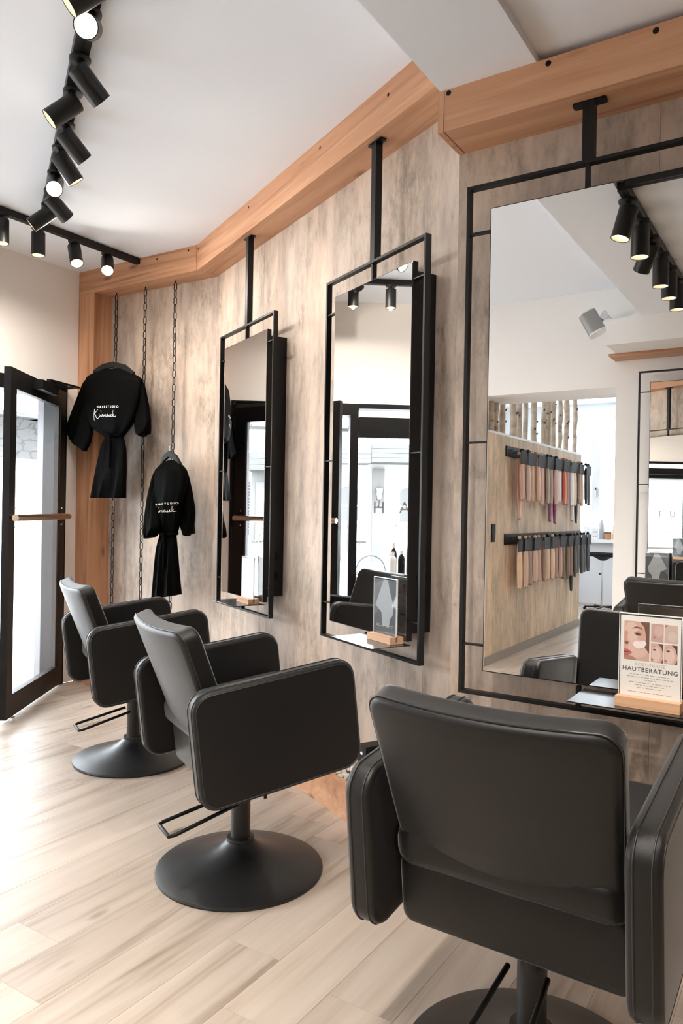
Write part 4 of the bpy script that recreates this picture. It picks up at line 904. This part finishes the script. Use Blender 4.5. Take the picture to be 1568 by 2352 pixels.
def arch_window(y_, z_, wd, h):
    wr = empty('window', (.005, y_, z_)); wr.parent = hs
    poly = [(-wd / 2, 0), (wd / 2, 0)] + [(wd / 2 * math.cos(a_), h + wd * .22 * math.sin(a_)) for a_ in [PI * i / 8 for i in range(9)]]
    MB().add([(.02, p[0], p[1]) for p in poly] + [(-.02, p[0], p[1]) for p in poly], [tuple(range(len(poly)))] + [(i, (i + 1) % len(poly), len(poly) + (i + 1) % len(poly), len(poly) + i) for i in range(len(poly))]).build('pane', plain('window_grey_%d' % len(bpy.data.materials), (.06, .059, .058), .5), wr)
    MB().box(.02, .05, -.02, .02, 0, h + wd * .2).build('mullion', M['white'], wr); MB().box(.02, .05, -wd / 2, wd / 2, h * .5 - .02, h * .5 + .02).build('glazing_bar', M['white'], wr)
    MB().box(0, .14, -wd / 2 - .12, wd / 2 + .12, -.16, -.10).build('sill', lgrey, wr)
for y_ in (1.15, -.62, -2.2, -3.9, -5.6): arch_window(y_, 1.45, .55, .85)
# shop door and shutters of the house
hp('door_frame', .0, .10, 3.42, 3.92, .8, 2.9, m=lgrey); hp('door', .10, .13, 3.46, 3.80, .82, 2.5, m=plain('grey_green_door', (.10, .10, .10), .6)); hp('door_glass', .13, .14, 3.52, 3.62, 1.2, 2.3, m=M['white'])
for z_ in [1.0 + .09 * k for k in range(17)]: hp('shutter_slat', .02, .06, 3.98, 4.16, z_, z_ + .06, m=dgrey)
hp('step', .0, .8, 3.2, 4.6, -.05, .55, m=lgrey)
for k in range(3): hp('canopy_board', .0, .9, 2.7, 3.98, 2.80 + k * .16, 2.95 + k * .16, m=grey)
hp('vent_pipe', .3, .5, 3.62, 3.80, 4.1, 4.5, m=lgrey)
ln = tag(empty('wall_lantern', (HX + .35, .31, 1.45)), 'black street lantern on the column of the house across', 'lantern')
for sx in (-1, 1):
    for sy in (-1, 1): MB().bar((.06 * sx, .06 * sy, .12), (.10 * sx, .10 * sy, .42), .014, .014).build('glazing_bar', dgrey, ln)
MB().rings([[(.10 * a_, .10 * b2, z_) for a_, b2 in ((-s_, -s_), (s_, -s_), (s_, s_), (-s_, s_))] for z_, s_ in ((.42, 1.25), (.50, .35), (.54, .2), (.57, .15))]).build('roof', grey, ln); MB().box(-.07, .07, -.07, .07, .09, .12).build('base', dgrey, ln)
MB().rings([[(.085 * s_ * a_, .085 * s_ * b2, z_) for a_, b2 in ((-1, -1), (1, -1), (1, 1), (-1, 1))] for z_, s_ in ((.125, .68), (.415, 1.1))]).build('lantern_glass', M['white'], ln)
MB().tube([(0, 0, .09), (0, 0, .0), (-.1, 0, -.08), (-.22, 0, -.08)], .014, 8).build('arm', dgrey, ln, 50)
# planter with a small shrub by that door
pt = tag(empty('planter_box', (HX + 2.2, 3.48, -.42)), 'pale planter box with a small shrub outside the house across', 'planter')
MB().rings([[(a_ * s_, b2 * s_, z_) for a_, b2 in ((-.2, -.2), (.2, -.2), (.2, .2), (-.2, .2))] for z_, s_ in ((0, .85), (.62, 1.0))]).build('pot', M['white'], pt); rl = random.Random(8)
lb = MB()
for k in range(420):
    z_ = rl.uniform(0, 1); rad = .26 * (1 - z_) + .03; a_ = rl.uniform(0, 6.28); c = Vector((rad * math.cos(a_) * rl.random() ** .4, rad * math.sin(a_) * rl.random() ** .4, .62 + z_ * .8)); d1 = Vector((rl.uniform(-1, 1), rl.uniform(-1, 1), rl.uniform(-.3, 1))).normalized() * .06; d2 = d1.orthogonal().normalized() * .016
    lb.add([c, c + d1 * .5 + d2, c + d1, c + d1 * .5 - d2], [(0, 1, 2, 3)])
o = lb.build('foliage', plain('grey_green_leaf', (.16, .19, .14), .7), pt); o['kind'] = 'stuff'; MB().tube([(0, 0, .6), (0, 0, 1.35)], .012, 6).build('stem', dgrey, pt)
# bicycle
bk_ = tag(empty('bicycle', (-13.2, 1.72, -.32), R(70)), 'bicycle parked outside, seen through the door in the middle mirror', 'bicycle')
for x_ in (-.52, .52):
    wh = MB().tube([(x_ + .33 * math.cos(2 * PI * k / 32), 0, .34 + .33 * math.sin(2 * PI * k / 32)) for k in range(32)], .016, 8, True).build('wheel', dgrey, bk_, 60)
    for k in range(10): a_ = 2 * PI * k / 10; MB().tube([(x_, 0, .34), (x_ + .32 * math.cos(a_), 0, .34 + .32 * math.sin(a_))], .003, 4).build('spoke', lgrey, wh)
MB().tube([(-.52, 0, .34), (-.15, 0, .34), (-.25, 0, .80), (.35, 0, .82), (-.15, 0, .34)], .016, 8).tube([(.52, 0, .34), (.35, 0, .82), (.33, 0, .95)], .014, 8).tube([(-.52, 0, .34), (-.25, 0, .8), (-.27, 0, .92)], .013, 8).build('frame', lgrey, bk_, 60)
MB().tube([(.33, -.26, .98), (.40, -.1, .96), (.33, 0, .95), (.40, .1, .96), (.33, .26, .98)], .012, 8).build('handlebar', dgrey, bk_, 60); MB().box(-.38, -.16, -.06, .06, .92, .96).build('saddle', dgrey, bk_)
# neighbouring stone house seen through the open door
nh = tag(empty('stone_house', (-11.4, 8.2, -.4)), 'stone walled neighbour house with dark wooden eaves, seen through the door', 'house')
def stone():
    m, nt, b = nmat('rubble_stone'); tc = N(nt, 'ShaderNodeTexCoord'); vo = N(nt, 'ShaderNodeTexVoronoi', feature='DISTANCE_TO_EDGE'); vo.inputs['Scale'].default_value = 3.5
    mp = N(nt, 'ShaderNodeMapping'); mp.inputs['Scale'].default_value = (1, 1, 1.8); nt.links.new(tc.outputs['Object'], mp.inputs[0]); no = N(nt, 'ShaderNodeTexNoise'); no.inputs['Scale'].default_value = 4
    nt.links.new(mp.outputs[0], no.inputs['Vector']); mx = N(nt, 'ShaderNodeMix', data_type='RGBA'); mx.inputs[0].default_value = .25; nt.links.new(mp.outputs[0], mx.inputs[6]); nt.links.new(no.outputs['Color'], mx.inputs[7]); nt.links.new(mx.outputs[2], vo.inputs['Vector'])
    r = ramp(nt, [(.0, (.04, .04, .04)), (.07, (.085, .084, .083))]); nt.links.new(vo.outputs['Distance'], r.inputs[0]); nt.links.new(r.outputs[0], b.inputs['Base Color']); b.inputs['Roughness'].default_value = .9; return m
MB().box(-3, 0, -2.6, 6, 2.42, 3.15).build('stone_band', stone(), nh); MB().box(-3, -.02, -2.6, 6, -.2, 2.42).build('wall', plain('bright_render', (.5, .49, .48), .9), nh)
MB().box(-3, .35, -2.6, 6, 3.15, 3.22).build('cornice', M['white'], nh)
for k in range(8): MB().box(-3, 1.3, -2.8 + k * .55, -2.8 + k * .55 + .545, 3.22, 3.26).build('eave_board', dgrey, nh)
for k in range(5): MB().box(-.5, 1.2, -2.4 + k * 1.0, -1.25 + k * 1.0, 3.08, 3.22).build('rafter', grey, nh)
